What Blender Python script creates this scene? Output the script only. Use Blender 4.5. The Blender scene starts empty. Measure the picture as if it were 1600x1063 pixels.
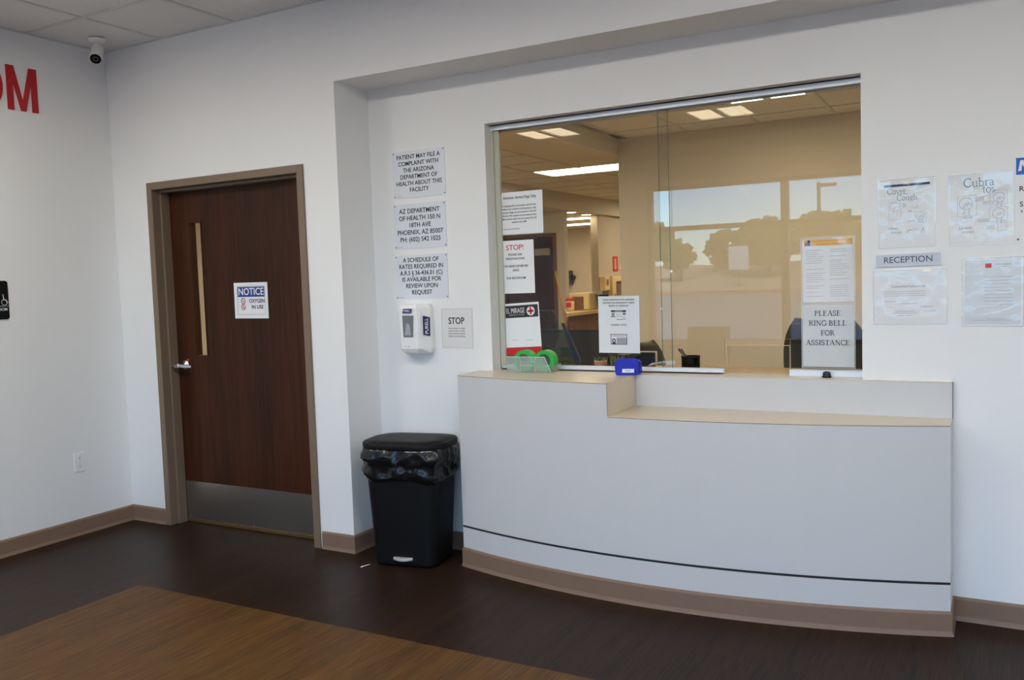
import bpy, bmesh, math, random
from mathutils import Vector, Matrix, noise
random.seed(7)
SC = bpy.context.scene
COL = SC.collection

# ------------------------------------------------------------------ camera
def cam_axes(y, p, r):
    cy, sy, cp, sp, cr, sr = math.cos(y), math.sin(y), math.cos(p), math.sin(p), math.cos(r), math.sin(r)
    f = Vector((-sy*cp, cy*cp, sp)); rt = Vector((cy, sy, 0)); up = rt.cross(f)
    return rt*cr + up*sr, -rt*sr + up*cr, f
CAM = Vector((5.01553, -3.76643, 1.48922)); FPX = 1371.57
R_, U_, F_ = cam_axes(0.509381, -0.0666795, -0.0333268)
cd = bpy.data.cameras.new('camera'); cd.sensor_width = 36; cd.lens = FPX/1600*36; cd.clip_start = 0.05; cd.clip_end = 400
cam = bpy.data.objects.new('camera', cd); COL.objects.link(cam)
cam.matrix_world = Matrix(((R_.x, U_.x, -F_.x, CAM.x), (R_.y, U_.y, -F_.y, CAM.y), (R_.z, U_.z, -F_.z, CAM.z), (0, 0, 0, 1)))
SC.camera = cam

# ------------------------------------------------------------------ world, sun, exposure
wd = bpy.data.worlds.new('sky'); SC.world = wd; wd.use_nodes = True
wn = wd.node_tree; bg = wn.nodes['Background']
sky = wn.nodes.new('ShaderNodeTexSky'); sky.sky_type = 'NISHITA'; sky.sun_disc = False
sky.sun_elevation = math.radians(52); sky.sun_rotation = math.radians(25); sky.dust_density = 0.3; sky.ozone_density = 3.0; sky.air_density = 1.0
hue = wn.nodes.new('ShaderNodeMix'); hue.data_type = 'RGBA'; hue.blend_type = 'MULTIPLY'; hue.inputs[0].default_value = 1
hue.inputs[7].default_value = (.63, .80, 1.03, 1)          # clear desert blue, the same all round
wn.links.new(sky.outputs[0], hue.inputs[6]); wn.links.new(hue.outputs[2], bg.inputs[0]); bg.inputs[1].default_value = 0.44
sl = bpy.data.lights.new('sun', 'SUN'); sl.energy = 3.4; sl.angle = math.radians(0.53); sl.color = (1, .94, .86)
so = bpy.data.objects.new('sun', sl); COL.objects.link(so)
so.rotation_euler = (math.radians(-38), 0, math.radians(-25))
def portal(x0, x1, z0, z1, y):
    l = bpy.data.lights.new('daylight_portal', 'AREA'); l.shape = 'RECTANGLE'; l.size = x1-x0; l.size_y = z1-z0
    l.cycles.is_portal = True
    o = bpy.data.objects.new('daylight_portal', l); COL.objects.link(o)
    o.location = ((x0+x1)/2, y, (z0+z1)/2); o.rotation_euler = (math.radians(90), 0, 0)   # faces the room (+y)
    return o
vs = SC.view_settings
vs.view_transform = 'Standard'; vs.look = 'None'; vs.gamma = 1; vs.use_curve_mapping = False
vs.exposure = 1.08
SC.cycles.max_bounces = 12; SC.cycles.diffuse_bounces = 6; SC.cycles.glossy_bounces = 5
SC.cycles.transparent_max_bounces = 24; SC.cycles.transmission_bounces = 8
SC.cycles.sample_clamp_indirect = 6.0; SC.cycles.caustics_reflective = False; SC.cycles.caustics_refractive = False

WARM = (1.0, .70, .36); LOBBY_W = (1.0, .84, .62)
E_REC, E_LOB = 12.0, 21.0      # lamp radiance, reception and lobby troffers

# ------------------------------------------------------------------ materials
def srgb(r, g, b):
    f = lambda c: (c/255/12.92 if c/255 <= .04045 else ((c/255+.055)/1.055)**2.4)
    return (f(r), f(g), f(b), 1)
MATS = {}
def mat(name, col, rough=.5, metal=0, spec=.5, noise_amt=0, scale=20, stretch=(1, 1, 1), bump=0, coat=0, alpha=1, emit=None, estr=0, detail=4):
    if name in MATS: return MATS[name]
    m = bpy.data.materials.new(name); m.use_nodes = True; MATS[name] = m
    n = m.node_tree; b = n.nodes['Principled BSDF']
    b.inputs['Base Color'].default_value = col; b.inputs['Roughness'].default_value = rough; b.inputs['Metallic'].default_value = metal
    b.inputs['Specular IOR Level'].default_value = spec; b.inputs['Coat Weight'].default_value = coat; b.inputs['Alpha'].default_value = alpha
    if emit: b.inputs['Emission Color'].default_value = (*emit, 1); b.inputs['Emission Strength'].default_value = estr
    if noise_amt or bump:
        tc = n.nodes.new('ShaderNodeTexCoord'); mp = n.nodes.new('ShaderNodeMapping'); mp.inputs['Scale'].default_value = stretch
        nz = n.nodes.new('ShaderNodeTexNoise'); nz.inputs['Scale'].default_value = scale; nz.inputs['Detail'].default_value = detail
        n.links.new(tc.outputs['Object'], mp.inputs[0]); n.links.new(mp.outputs[0], nz.inputs[0])
        if noise_amt:
            mx = n.nodes.new('ShaderNodeMix'); mx.data_type = 'RGBA'
            mx.inputs[6].default_value = tuple(max(0, c*(1-noise_amt)) for c in col[:3]) + (1,)
            mx.inputs[7].default_value = tuple(min(1, c*(1+noise_amt)) for c in col[:3]) + (1,)
            n.links.new(nz.outputs[0], mx.inputs[0]); n.links.new(mx.outputs[2], b.inputs['Base Color'])
        if bump:
            bp = n.nodes.new('ShaderNodeBump'); bp.inputs['Strength'].default_value = bump; bp.inputs['Distance'].default_value = .002
            n.links.new(nz.outputs[0], bp.inputs['Height']); n.links.new(bp.outputs[0], b.inputs['Normal'])
    return m
def wood(name, dark, light, rough, scale, stretch, spec=.4, bias=1.0):
    m = bpy.data.materials.new(name); m.use_nodes = True; MATS[name] = m
    n = m.node_tree; b = n.nodes['Principled BSDF']; b.inputs['Roughness'].default_value = rough; b.inputs['Specular IOR Level'].default_value = spec
    tc = n.nodes.new('ShaderNodeTexCoord'); mp = n.nodes.new('ShaderNodeMapping'); mp.inputs['Scale'].default_value = stretch
    n.links.new(tc.outputs['Object'], mp.inputs[0])
    a = n.nodes.new('ShaderNodeTexNoise'); a.inputs['Scale'].default_value = scale; a.inputs['Detail'].default_value = 6; a.inputs['Roughness'].default_value = .65
    n.links.new(mp.outputs[0], a.inputs[0])
    c = n.nodes.new('ShaderNodeTexNoise'); c.inputs['Scale'].default_value = scale*.12; c.inputs['Detail'].default_value = 3
    n.links.new(mp.outputs[0], c.inputs[0])
    mth = n.nodes.new('ShaderNodeMath'); mth.operation = 'MULTIPLY_ADD'; mth.inputs[1].default_value = bias; n.links.new(c.outputs[0], mth.inputs[0]); n.links.new(a.outputs[0], mth.inputs[2])
    rp = n.nodes.new('ShaderNodeMapRange'); rp.inputs[1].default_value = .5*(1+bias)-.18-.07*bias; rp.inputs[2].default_value = .5*(1+bias)+.18+.07*bias
    n.links.new(mth.outputs[0], rp.inputs[0])
    mx = n.nodes.new('ShaderNodeMix'); mx.data_type = 'RGBA'; mx.inputs[6].default_value = dark; mx.inputs[7].default_value = light
    n.links.new(rp.outputs[0], mx.inputs[0]); n.links.new(mx.outputs[2], b.inputs['Base Color'])
    bp = n.nodes.new('ShaderNodeBump'); bp.inputs['Strength'].default_value = .15; bp.inputs['Distance'].default_value = .001
    n.links.new(a.outputs[0], bp.inputs['Height']); n.links.new(bp.outputs[0], b.inputs['Normal'])
    return m
def clear(name, tint=(1, 1, 1), rough=.0, ior=1.5, boost=0, haze=0, hazecol=(1, 1, 1)):
    """thin clear sheet: transparent with a fresnel reflection, optionally milky"""
    m = bpy.data.materials.new(name); m.use_nodes = True; MATS[name] = m
    n = m.node_tree; n.nodes.clear(); out = n.nodes.new('ShaderNodeOutputMaterial')
    t = n.nodes.new('ShaderNodeBsdfTransparent'); t.inputs[0].default_value = (*tint, 1)
    g = n.nodes.new('ShaderNodeBsdfGlossy'); g.inputs['Roughness'].default_value = rough
    fr = n.nodes.new('ShaderNodeFresnel')
    ge = n.nodes.new('ShaderNodeNewGeometry'); ma = n.nodes.new('ShaderNodeMath'); ma.operation = 'MULTIPLY_ADD'; ma.inputs[1].default_value = -2; ma.inputs[2].default_value = 1
    pw = n.nodes.new('ShaderNodeMath'); pw.operation = 'POWER'; pw.inputs[0].default_value = ior      # same reflectance on both faces of a thin sheet
    n.links.new(ge.outputs['Backfacing'], ma.inputs[0]); n.links.new(ma.outputs[0], pw.inputs[1]); n.links.new(pw.outputs[0], fr.inputs[0])
    mx = n.nodes.new('ShaderNodeMixShader'); base = t.outputs[0]
    if haze:
        d = n.nodes.new('ShaderNodeBsdfDiffuse'); d.inputs[0].default_value = (*hazecol, 1)
        m2 = n.nodes.new('ShaderNodeMixShader'); m2.inputs[0].default_value = haze
        n.links.new(t.outputs[0], m2.inputs[1]); n.links.new(d.outputs[0], m2.inputs[2]); base = m2.outputs[0]
    fac = fr.outputs[0]
    if boost:
        ad = n.nodes.new('ShaderNodeMath'); ad.operation = 'ADD'; ad.inputs[1].default_value = boost; ad.use_clamp = True
        n.links.new(fac, ad.inputs[0]); fac = ad.outputs[0]
    n.links.new(fac, mx.inputs[0]); n.links.new(base, mx.inputs[1]); n.links.new(g.outputs[0], mx.inputs[2])
    n.links.new(mx.outputs[0], out.inputs[0])
    return m
def lamp(name, col, s):
    m = bpy.data.materials.new(name); m.use_nodes = True; MATS[name] = m
    n = m.node_tree; n.nodes.clear(); out = n.nodes.new('ShaderNodeOutputMaterial')
    e = n.nodes.new('ShaderNodeEmission'); e.inputs[0].default_value = (*col, 1); e.inputs[1].default_value = s
    n.links.new(e.outputs[0], out.inputs[0]); return m

WALL = mat('wall_paint', (.80, .80, .795, 1), .55, spec=.25, bump=.05, scale=260)
TANWALL = mat('reception_wall_paint', (.66, .62, .56, 1), .6, spec=.2, bump=.05, scale=260)
TANDARK = mat('hall_wall_paint', (.52, .46, .40, 1), .6, spec=.2)
CEIL = mat('ceiling_tile_mineral', (.74, .73, .72, 1), .85, spec=.1, noise_amt=.05, scale=90, bump=.25)
GRID = mat('ceiling_grid_metal', (.62, .62, .62, 1), .5)
BASE = mat('rubber_base_taupe', srgb(128, 104, 86), .5, spec=.35, noise_amt=.06, scale=14)
FRAME = mat('door_frame_paint', srgb(122, 104, 86), .42, spec=.4)
DOORW = wood('walnut_veneer', srgb(42, 21, 10), srgb(74, 39, 19), .42, 30, (1.6, 1, .07), spec=.2)
FLOORD = wood('floor_vinyl_dark', srgb(8, 5, 3), srgb(54, 36, 24), .42, 95, (1.7, .05, 1), spec=.16, bias=.35)
FLOORL = wood('floor_vinyl_light', srgb(42, 27, 11), srgb(104, 72, 34), .5, 95, (1.7, .05, 1), spec=.2, bias=.3)
STEEL = mat('brushed_steel', (.48, .46, .43, 1), .30, metal=1, noise_amt=.06, scale=60, stretch=(.1, 1, 8))
CHROME = mat('satin_chrome', (.72, .72, .72, 1), .22, metal=1)
ALU = mat('aluminium', (.70, .76, .84, 1), .42, metal=.25)
RAIL = mat('rail_white_aluminium', (.78, .80, .84, 1), .35, metal=.2)
GLASS = clear('window_glass', (.97, .985, .975))
GEDGE = mat('glass_edge', (.10, .16, .13, 1), .15)
LAM = mat('desk_laminate', (.585, .585, .58, 1), .32, spec=.35, noise_amt=.03, scale=300, bump=.03)
LAMT = mat('counter_laminate', srgb(206, 192, 170), .26, spec=.5, noise_amt=.04, scale=160)
BLACK = mat('black_plastic', (.005, .005, .005, 1), .5, spec=.18)
BLACKM = mat('black_matte', (.010, .010, .010, 1), .7)
BAG = mat('bin_bag_plastic', (.005, .005, .0055, 1), .26, spec=.45)
WHITEP = mat('white_plastic', (.82, .82, .81, 1), .3, spec=.45)
PAPER = mat('paper', (.80, .81, .82, 1), .6, spec=.3)
PLAQ = mat('plaque_acrylic', (.70, .735, .79, 1), .25, spec=.45)
CARD = mat('card_pale', (.72, .71, .69, 1), .5)
INK = mat('ink_black', (.02, .02, .022, 1), .6)
INKG = mat('ink_grey', (.15, .15, .17, 1), .6)
INKL = mat('ink_pale', (.33, .33, .35, 1), .6)
REDI = mat('ink_red', srgb(196, 34, 34), .5)
REDL = mat('letter_red', srgb(178, 8, 20), .4)
BLUEI = mat('ink_blue', srgb(28, 58, 140), .5)
NAVY = mat('ink_navy', srgb(38, 34, 96), .45)
ORAN = mat('ink_orange', srgb(232, 170, 60), .5)
SCREW = mat('screw_grey', (.16, .16, .18, 1), .4, metal=.6)
SLEEVE = clear('clear_sleeve', (1, 1, 1), .07, 1.5, boost=.02)
SEAM = clear('sleeve_seam', (1, 1, 1), .2, 1.5, boost=.08, haze=.5, hazecol=(.95, .95, .96))
ACRY = clear('clear_acrylic', (.95, .97, .97), .02, 1.5, boost=.02)
MILKY = clear('clear_bin_plastic', (.92, .96, .94), .12, 1.5, boost=.03, haze=.17, hazecol=(.82, .90, .85))
GREEN = mat('tape_green', srgb(40, 172, 70), .35)
BLUEB = mat('bin_blue', srgb(14, 26, 170), .28, spec=.5)
LAMPR = lamp('reception_lens', (1.0, .80, .50), E_REC)
LAMPL = lamp('lobby_lens', (1.0, .95, .88), E_LOB)
LAMPD = lamp('lobby_lens_dim', (1.0, .84, .58), 5.0)

# ------------------------------------------------------------------ mesh helpers
class MB:
    def __init__(s): s.bm = bmesh.new()
    def box(s, x0, x1, y0, y1, z0, z1):
        v = [s.bm.verts.new(p) for p in ((x0,y0,z0),(x1,y0,z0),(x1,y1,z0),(x0,y1,z0),(x0,y0,z1),(x1,y0,z1),(x1,y1,z1),(x0,y1,z1))]
        for f in ((3,2,1,0),(4,5,6,7),(0,1,5,4),(1,2,6,5),(2,3,7,6),(3,0,4,7)): s.bm.faces.new([v[i] for i in f])
        return s
    def loft(s, secs, cap0=True, cap1=True, closed=True):
        rows = [[s.bm.verts.new(p) for p in sec] for sec in secs]; n = len(rows[0])
        for a, b in zip(rows, rows[1:]):
            for i in range(n if closed else n-1):
                j = (i+1) % n; s.bm.faces.new((a[i], a[j], b[j], b[i]))
        if cap0: s.bm.faces.new(rows[0][::-1])
        if cap1: s.bm.faces.new(rows[-1])
        return s
    def prism(s, pts, vec):
        vec = Vector(vec); return s.loft([[Vector(p) for p in pts], [Vector(p)+vec for p in pts]])
    def tube(s, pts, r, n=10, taper=None):
        pts = [Vector(p) for p in pts]; secs = []; pu = None
        for i, p in enumerate(pts):
            t = (pts[min(i+1, len(pts)-1)] - pts[max(i-1, 0)]).normalized()
            if pu is None:
                pu = t.orthogonal().normalized()
            u = (pu - t*pu.dot(t)); u = u.normalized() if u.length > 1e-6 else t.orthogonal().normalized(); pu = u
            v = t.cross(u); rr = r if taper is None else r*taper[i]
            secs.append([p + (u*math.cos(a)+v*math.sin(a))*rr for a in (2*math.pi*k/n for k in range(n))])
        return s.loft(secs)
    def lathe(s, prof, c, axis='z', n=20):
        c = Vector(c); secs = []
        for r, h in prof:
            sec = []
            for k in range(n):
                a = 2*math.pi*k/n; ca, sa = math.cos(a)*r, math.sin(a)*r
                sec.append(c + (Vector((ca, sa, h)) if axis == 'z' else Vector((ca, h, -sa)) if axis == 'y' else Vector((h, ca, sa))))
            secs.append(sec)
        return s.loft(secs)
    def ring(s, c, r0, r1, h, axis='y', n=28):
        """annulus solid of depth h along the axis"""
        c = Vector(c); ax = {'x': Vector((1,0,0)), 'y': Vector((0,1,0)), 'z': Vector((0,0,1))}[axis]
        u = ax.orthogonal().normalized(); v = ax.cross(u)
        rows = []
        for k in range(n):
            a = 2*math.pi*k/n; dr = u*math.cos(a)+v*math.sin(a)
            rows.append([s.bm.verts.new(c+dr*r0), s.bm.verts.new(c+dr*r1), s.bm.verts.new(c+dr*r1+ax*h), s.bm.verts.new(c+dr*r0+ax*h)])
        for k in range(n):
            a, b = rows[k], rows[(k+1) % n]
            for i in range(4): s.bm.faces.new((a[i], a[(i+1) % 4], b[(i+1) % 4], b[i]))
        return s
    def grid(s, nu, nv, fn):
        vv = [[s.bm.verts.new(fn(i/nu, j/nv)) for j in range(nv+1)] for i in range(nu+1)]
        for i in range(nu):
            for j in range(nv): s.bm.faces.new((vv[i][j], vv[i+1][j], vv[i+1][j+1], vv[i][j+1]))
        return s
    def build(s, name, m, parent=None, bevel=0, smooth=False, seg=2):
        bmesh.ops.recalc_face_normals(s.bm, faces=s.bm.faces)
        me = bpy.data.meshes.new(name); s.bm.to_mesh(me); s.bm.free(); me.materials.append(m)
        if smooth:
            for p in me.polygons: p.use_smooth = True
        o = bpy.data.objects.new(name, me); COL.objects.link(o)
        if bevel:
            md = o.modifiers.new('edge', 'BEVEL'); md.width = bevel; md.segments = seg; md.limit_method = 'ANGLE'; md.angle_limit = math.radians(40)
            if smooth: md.harden_normals = True
        if parent is not None: attach(o, parent)
        return o
def box(name, x0, x1, y0, y1, z0, z1, m, parent=None, bevel=0): return MB().box(x0, x1, y0, y1, z0, z1).build(name, m, parent, bevel)
def wmat(o):
    """world matrix from the raw transform chain (no depsgraph needed)"""
    b = o.matrix_basis
    return wmat(o.parent) @ o.matrix_parent_inverse @ b if o.parent else b
def attach(o, parent):
    o.parent = parent; o.matrix_parent_inverse = wmat(parent).inverted()
def tag(o, label=None, cat=None, group=None, kind=None):
    if label: o['label'] = label
    if cat: o['category'] = cat
    if group: o['group'] = group
    if kind: o['kind'] = kind
    return o
def empty(name, loc, label=None, cat=None, group=None, kind=None):
    o = bpy.data.objects.new(name, None); o.empty_display_size = .1; COL.objects.link(o); o.location = loc
    return tag(o, label, cat, group, kind)
def struct(o, label, cat): return tag(o, label, cat, kind='structure')
def loop_points(pts, n):
    P = [Vector(p) for p in pts]; P.append(P[0]); L = [0]
    for a, c in zip(P, P[1:]): L.append(L[-1]+(c-a).length)
    out = []; j = 0
    for k in range(n):
        t = L[-1]*k/n
        while L[j+1] < t: j += 1
        out.append(P[j].lerp(P[j+1], (t-L[j])/max(1e-9, L[j+1]-L[j])))
    return out
def rrect(cx, cy, w, d, r, rot, z, n=6, wob=None):
    pts = []
    for sx, sy, a0 in ((1, 1, 0), (-1, 1, 90), (-1, -1, 180), (1, -1, 270)):
        for k in range(n+1):
            a = math.radians(a0+90*k/n); x = sx*(w/2-r)+r*math.cos(a); y = sy*(d/2-r)+r*math.sin(a)
            if wob: q = wob(x, y, z); x += q[0]; y += q[1]
            pts.append((cx+x*math.cos(rot)-y*math.sin(rot), cy+x*math.sin(rot)+y*math.cos(rot), z))
    return pts

# ------------------------------------------------------------------ lettering
_tc = {}
def text_mesh(s, size, bold=0, align='CENTER', extr=.0003):
    c = bpy.data.curves.new('lettering', 'FONT'); c.body = s; c.size = size; c.align_x = align; c.align_y = 'CENTER'
    c.offset = bold*size; c.extrude = extr; c.resolution_u = 3
    o = bpy.data.objects.new('lettering', c); COL.objects.link(o)
    dg = bpy.context.evaluated_depsgraph_get(); me = bpy.data.meshes.new_from_object(o.evaluated_get(dg))
    bpy.data.objects.remove(o); bpy.data.curves.remove(c)
    return me
class Face:
    """a flat face to print on: origin, right, up, outward normal"""
    def __init__(s, o, u, v, parent, lift=.0006):
        s.o = Vector(o); s.u = Vector(u).normalized(); s.v = Vector(v).normalized(); s.n = s.u.cross(s.v); s.p = parent; s.lift = lift
    def pt(s, u, v, n=0): return s.o + s.u*u + s.v*v + s.n*n
    def rect(s, u0, u1, v0, v1, m, name='print_block', t=.0004, lift=None):
        l = 0 if lift is None else lift
        q = [s.pt(u0, v0, l), s.pt(u1, v0, l), s.pt(u1, v1, l), s.pt(u0, v1, l)]
        return MB().prism(q, s.n*t).build(name, m, s.p)
    def rects(s, rs, m, name='print_lines', t=.0004, lift=0):
        b = MB()
        for u0, u1, v0, v1 in rs: b.prism([s.pt(u0, v0, lift), s.pt(u1, v0, lift), s.pt(u1, v1, lift), s.pt(u0, v1, lift)], s.n*t)
        return b.build(name, m, s.p)
    def poly(s, pts, m, name='print_shape', t=.0004, lift=0):
        return MB().prism([s.pt(a, b, lift) for a, b in pts], s.n*t).build(name, m, s.p)
    def text(s, txt, u, v, h, m, bold=0, width=None, align='CENTER', lift=None, name='lettering', sx=1):
        """h: capital height"""
        me = text_mesh(txt, h/.70, bold, align)
        xs = [w.co.x for w in me.vertices]
        if width and xs: sx = width/(max(xs)-min(xs))
        l = s.lift if lift is None else lift
        M = Matrix(((s.u.x*sx, s.v.x, s.n.x, 0), (s.u.y*sx, s.v.y, s.n.y, 0), (s.u.z*sx, s.v.z, s.n.z, 0), (0, 0, 0, 1)))
        P = s.pt(u, v, l); M.translation = P
        me.transform(M); me.materials.clear(); me.materials.append(m); me.name = name
        o = bpy.data.objects.new(name, me); COL.objects.link(o); attach(o, s.p); return o
    def lines(s, rows, u, v, pitch, h, m, bold=0, align='CENTER', width=None, sx=1):
        for i, r in enumerate(rows): s.text(r, u, v-i*pitch, h, m, bold, width, align, sx=sx)
    def stroke(s, paths, m, name='drawing', lift=.0003, t=.0004):
        """paths: [(pts, width)] drawn as flat ribbons joined to one print"""
        b = MB()
        for pts, w in paths:
            for (x0, y0), (x1, y1) in zip(pts, pts[1:]):
                dx, dy = x1-x0, y1-y0; L = math.hypot(dx, dy)
                if L < 1e-7: continue
                nx, ny = -dy/L*w/2, dx/L*w/2; ex, ey = dx/L*w*.25, dy/L*w*.25
                b.prism([s.pt(x0-ex+nx, y0-ey+ny, lift), s.pt(x0-ex-nx, y0-ey-ny, lift), s.pt(x1+ex-nx, y1+ey-ny, lift), s.pt(x1+ex+nx, y1+ey+ny, lift)], s.n*t)
        return b.build(name, m, s.p)
def arc(cx, cy, rx, ry, a0, a1, n=12): return [(cx+rx*math.cos(math.radians(a0+(a1-a0)*k/n)), cy+ry*math.sin(math.radians(a0+(a1-a0)*k/n))) for k in range(n+1)]
# a small serif alphabet: strokes in a 1-high box -> (advance, [(points, width)])
K, N_, S_ = .13, .055, .05
def _st(x, y0=0, y1=1, w=K): return ([(x, y0), (x, y1)], w)
def _sf(x, y, l=.16): return ([(x-l, y), (x+l, y)], S_)
SER = {
 'P': (.72, [_st(.18), _sf(.18, .02), ([(.02, .98), (.4, .98)], S_), (arc(.38, .74, .24, .24, 90, -90), .09), ([(.18, .5), (.4, .5)], S_)]),
 'L': (.72, [_st(.18), _sf(.18, .98), ([(.02, .02), (.62, .02)], S_), ([(.62, .0), (.64, .25)], S_)]),
 'E': (.74, [_st(.18), ([(.02, .02), (.62, .02)], S_), ([(.02, .98), (.60, .98)], S_), ([(.18, .52), (.46, .52)], S_), ([(.62, 0), (.64, .24)], S_), ([(.6, 1), (.6, .78)], S_), ([(.46, .40), (.46, .64)], S_)]),
 'F': (.68, [_st(.18), _sf(.18, .02), ([(.02, .98), (.60, .98)], S_), ([(.18, .52), (.46, .52)], S_), ([(.6, 1), (.6, .78)], S_), ([(.46, .40), (.46, .64)], S_)]),
 'A': (.86, [([(.42, 1), (.12, 0)], N_), ([(.42, 1), (.74, 0)], K), ([(.22, .34), (.62, .34)], S_), _sf(.12, .02, .12), _sf(.74, .02, .13)]),
 'S': (.62, [(arc(.30, .74, .21, .24, 40, 250, 10)+arc(.30, .26, .23, .25, 70, -150, 10), .10), ([(.48, .98), (.48, .76)], S_), ([(.07, .03), (.07, .26)], S_)]),
 'R': (.80, [_st(.18), _sf(.18, .02), ([(.02, .98), (.4, .98)], S_), (arc(.38, .75, .22, .23, 90, -90), .09), ([(.18, .52), (.4, .52)], S_), ([(.40, .5), (.72, .02)], .11), _sf(.72, .02, .08)]),
 'I': (.40, [_st(.2), _sf(.2, .02), _sf(.2, .98)]),
 'N': (.88, [_st(.18, w=N_), _st(.72, w=N_), ([(.16, 1), (.74, 0)], K), _sf(.18, .02, .13), _sf(.72, .98, .13), ([(.02, .98), (.16, .98)], S_)]),
 'G': (.84, [(arc(.44, .5, .36, .5, 42, 330, 18), .10), _st(.74, 0.04, .42, .10), ([(.56, .42), (.86, .42)], S_), ([(.72, .98), (.72, .74)], S_)]),
 'B': (.74, [_st(.18), ([(.02, .02), (.4, .02)], S_), ([(.02, .98), (.4, .98)], S_), ([(.18, .53), (.4, .53)], S_), (arc(.36, .76, .20, .22, 90, -90), .09), (arc(.36, .27, .26, .25, 90, -90), .09)]),
 'O': (.90, [(arc(.45, .5, .37, .48, 0, 360, 26), .10)]),
 'T': (.74, [_st(.37), _sf(.37, .02), ([(.04, .98), (.70, .98)], S_), ([(.05, 1), (.03, .76)], S_), ([(.69, 1), (.71, .76)], S_)]),
 'C': (.78, [(arc(.44, .5, .36, .5, 42, 318, 18), .10), ([(.70, .98), (.70, .74)], S_)]),
 'o': (.56, [(arc(.28, .32, .22, .31, 0, 360, 20), .08)]),
 'v': (.52, [([(.06, .62), (.26, 0)], .09), ([(.46, .62), (.26, 0)], .05), _sf(.08, .62, .09), _sf(.46, .62, .08)]),
 'e': (.50, [(arc(.26, .31, .2, .30, 5, 320, 18), .07), ([(.08, .36), (.46, .36)], .045)]),
 'r': (.40, [_st(.12, 0, .62, .09), _sf(.12, .02, .11), (arc(.26, .42, .14, .2, 160, 50, 8), .07), _sf(.06, .6, .06)]),
 'u': (.60, [_st(.12, .16, .62, .09), (arc(.28, .2, .16, .2, 180, 320, 10), .06), _st(.46, 0, .62, .09), _sf(.07, .61, .06), _sf(.41, .61, .06), _sf(.52, .02, .06)]),
 'g': (.54, [(arc(.25, .43, .17, .19, 0, 360, 16), .07), (arc(.25, -.1, .2, .15, 0, 360, 16), .055), ([(.16, .24), (.12, .12), (.36, .06)], .06), ([(.38, .58), (.52, .62)], .05)]),
 'h': (.60, [_st(.12, 0, 1, .09), _sf(.12, .02, .11), _sf(.06, .98, .06), (arc(.3, .4, .16, .22, 170, 0, 10), .06), _st(.46, 0, .42, .09), _sf(.46, .02, .1)]),
 'b': (.58, [_st(.12, 0, 1, .09), _sf(.06, .98, .06), (arc(.28, .31, .2, .3, 140, -160, 18), .075)]),
 'a': (.50, [(arc(.2, .44, .15, .19, 160, 0, 10), .07), _st(.36, .04, .46, .09), (arc(.22, .17, .16, .16, 40, 330, 14), .065), ([(.36, .06), (.48, .02)], .05)]),
 's': (.42, [(arc(.2, .46, .13, .15, 40, 250, 8)+arc(.2, .16, .15, .15, 70, -150, 8), .065)]),
 't': (.38, [_st(.16, .06, .84, .08), ([(.03, .6), (.34, .6)], .05), (arc(.25, .1, .09, .1, 180, 320, 8), .05)]),
 ' ': (.34, []),
}
def serif(F, txt, u, v, h, m, width=None, align='CENTER', wt=1.0, name='lettering'):
    tot = sum(SER[c][0] for c in txt); sx = h if not width else width/tot
    x = u - (tot*sx/2 if align == 'CENTER' else 0); paths = []
    for c in txt:
        adv, st = SER[c]
        for pts, w in st: paths.append(([(x+a*sx, v-h/2+b*h) for a, b in pts], w*h*wt))
        x += adv*sx
    return F.stroke(paths, m, name)
BD = Vector((0, -1, 0))
def sheet(name, x0, x1, z0, z1, y, label, cat, m=PAPER, t=.001, rot=0, group=None):
    """a sheet fixed to a wall or pane that faces the lobby (-y); y is the surface it is fixed to"""
    cx, cz = (x0+x1)/2, (z0+z1)/2; w, h = x1-x0, z1-z0
    e = empty(name, (cx, y, z0), label, cat, group)
    u = Vector((math.cos(rot), 0, math.sin(rot))); v = Vector((-math.sin(rot), 0, math.cos(rot)))
    F0 = Face((cx, y-.0002, cz), u, v, e)
    F0.rect(-w/2, w/2, -h/2, h/2, m, 'sheet', t)
    return e, Face((cx, y-.0002-t, cz), u, v, e), w, h
def sleeve(F, w, h, seed, amp=.004, lift=.003, nu=26, nv=32, du=0, dv=0, name='clear_sleeve', holes=False):
    def fn(a, b):
        u, v = (a-.5)*w+du, (b-.5)*h+dv
        e = min(1, 8*min(a, 1-a))*min(1, 8*min(b, 1-b))
        k = noise.noise(Vector((u*22+seed, v*26, seed*1.7)))+.6*noise.noise(Vector((u*55, v*16+seed, 3.1)))
        return F.pt(u, v, lift+amp*(.35+max(-.3, k))*e)
    o = MB().grid(nu, nv, fn).build(name, SLEEVE, F.p, smooth=True)
    a, c, q = w/2, h/2, .0025
    F.rects([(du-a, du+a, dv-c, dv-c+q), (du-a, du+a, dv+c-q, dv+c), (du-a, du-a+q, dv-c+q, dv+c-q), (du+a-q, du+a, dv-c+q, dv+c-q)], SEAM, 'sleeve_seam', lift=.0012)
    return o

# ================================================================== the lobby shell
XR, D, ZS, H = 1.860, .291, 2.600, 3.033          # recess edge, recess depth, soffit height, ceiling
YW = -6.72; XE = 9.6                                 # storefront wall, far end of the lobby
RX0, RX1, RY1, RH = -3.2, 6.4, 12.2, 2.743           # the reception side
WX0, WX1, WZ0, WZ1 = 2.625, 4.490, 1.013, 2.325      # reception window opening
DX0, DX1, DZ = .340, 1.604, 2.160                    # door opening in the wall
SX0, SX1, SZ0, SZ1 = .85, 9.3, .59, 2.68             # storefront opening, its unseen right end added for daylight

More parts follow.
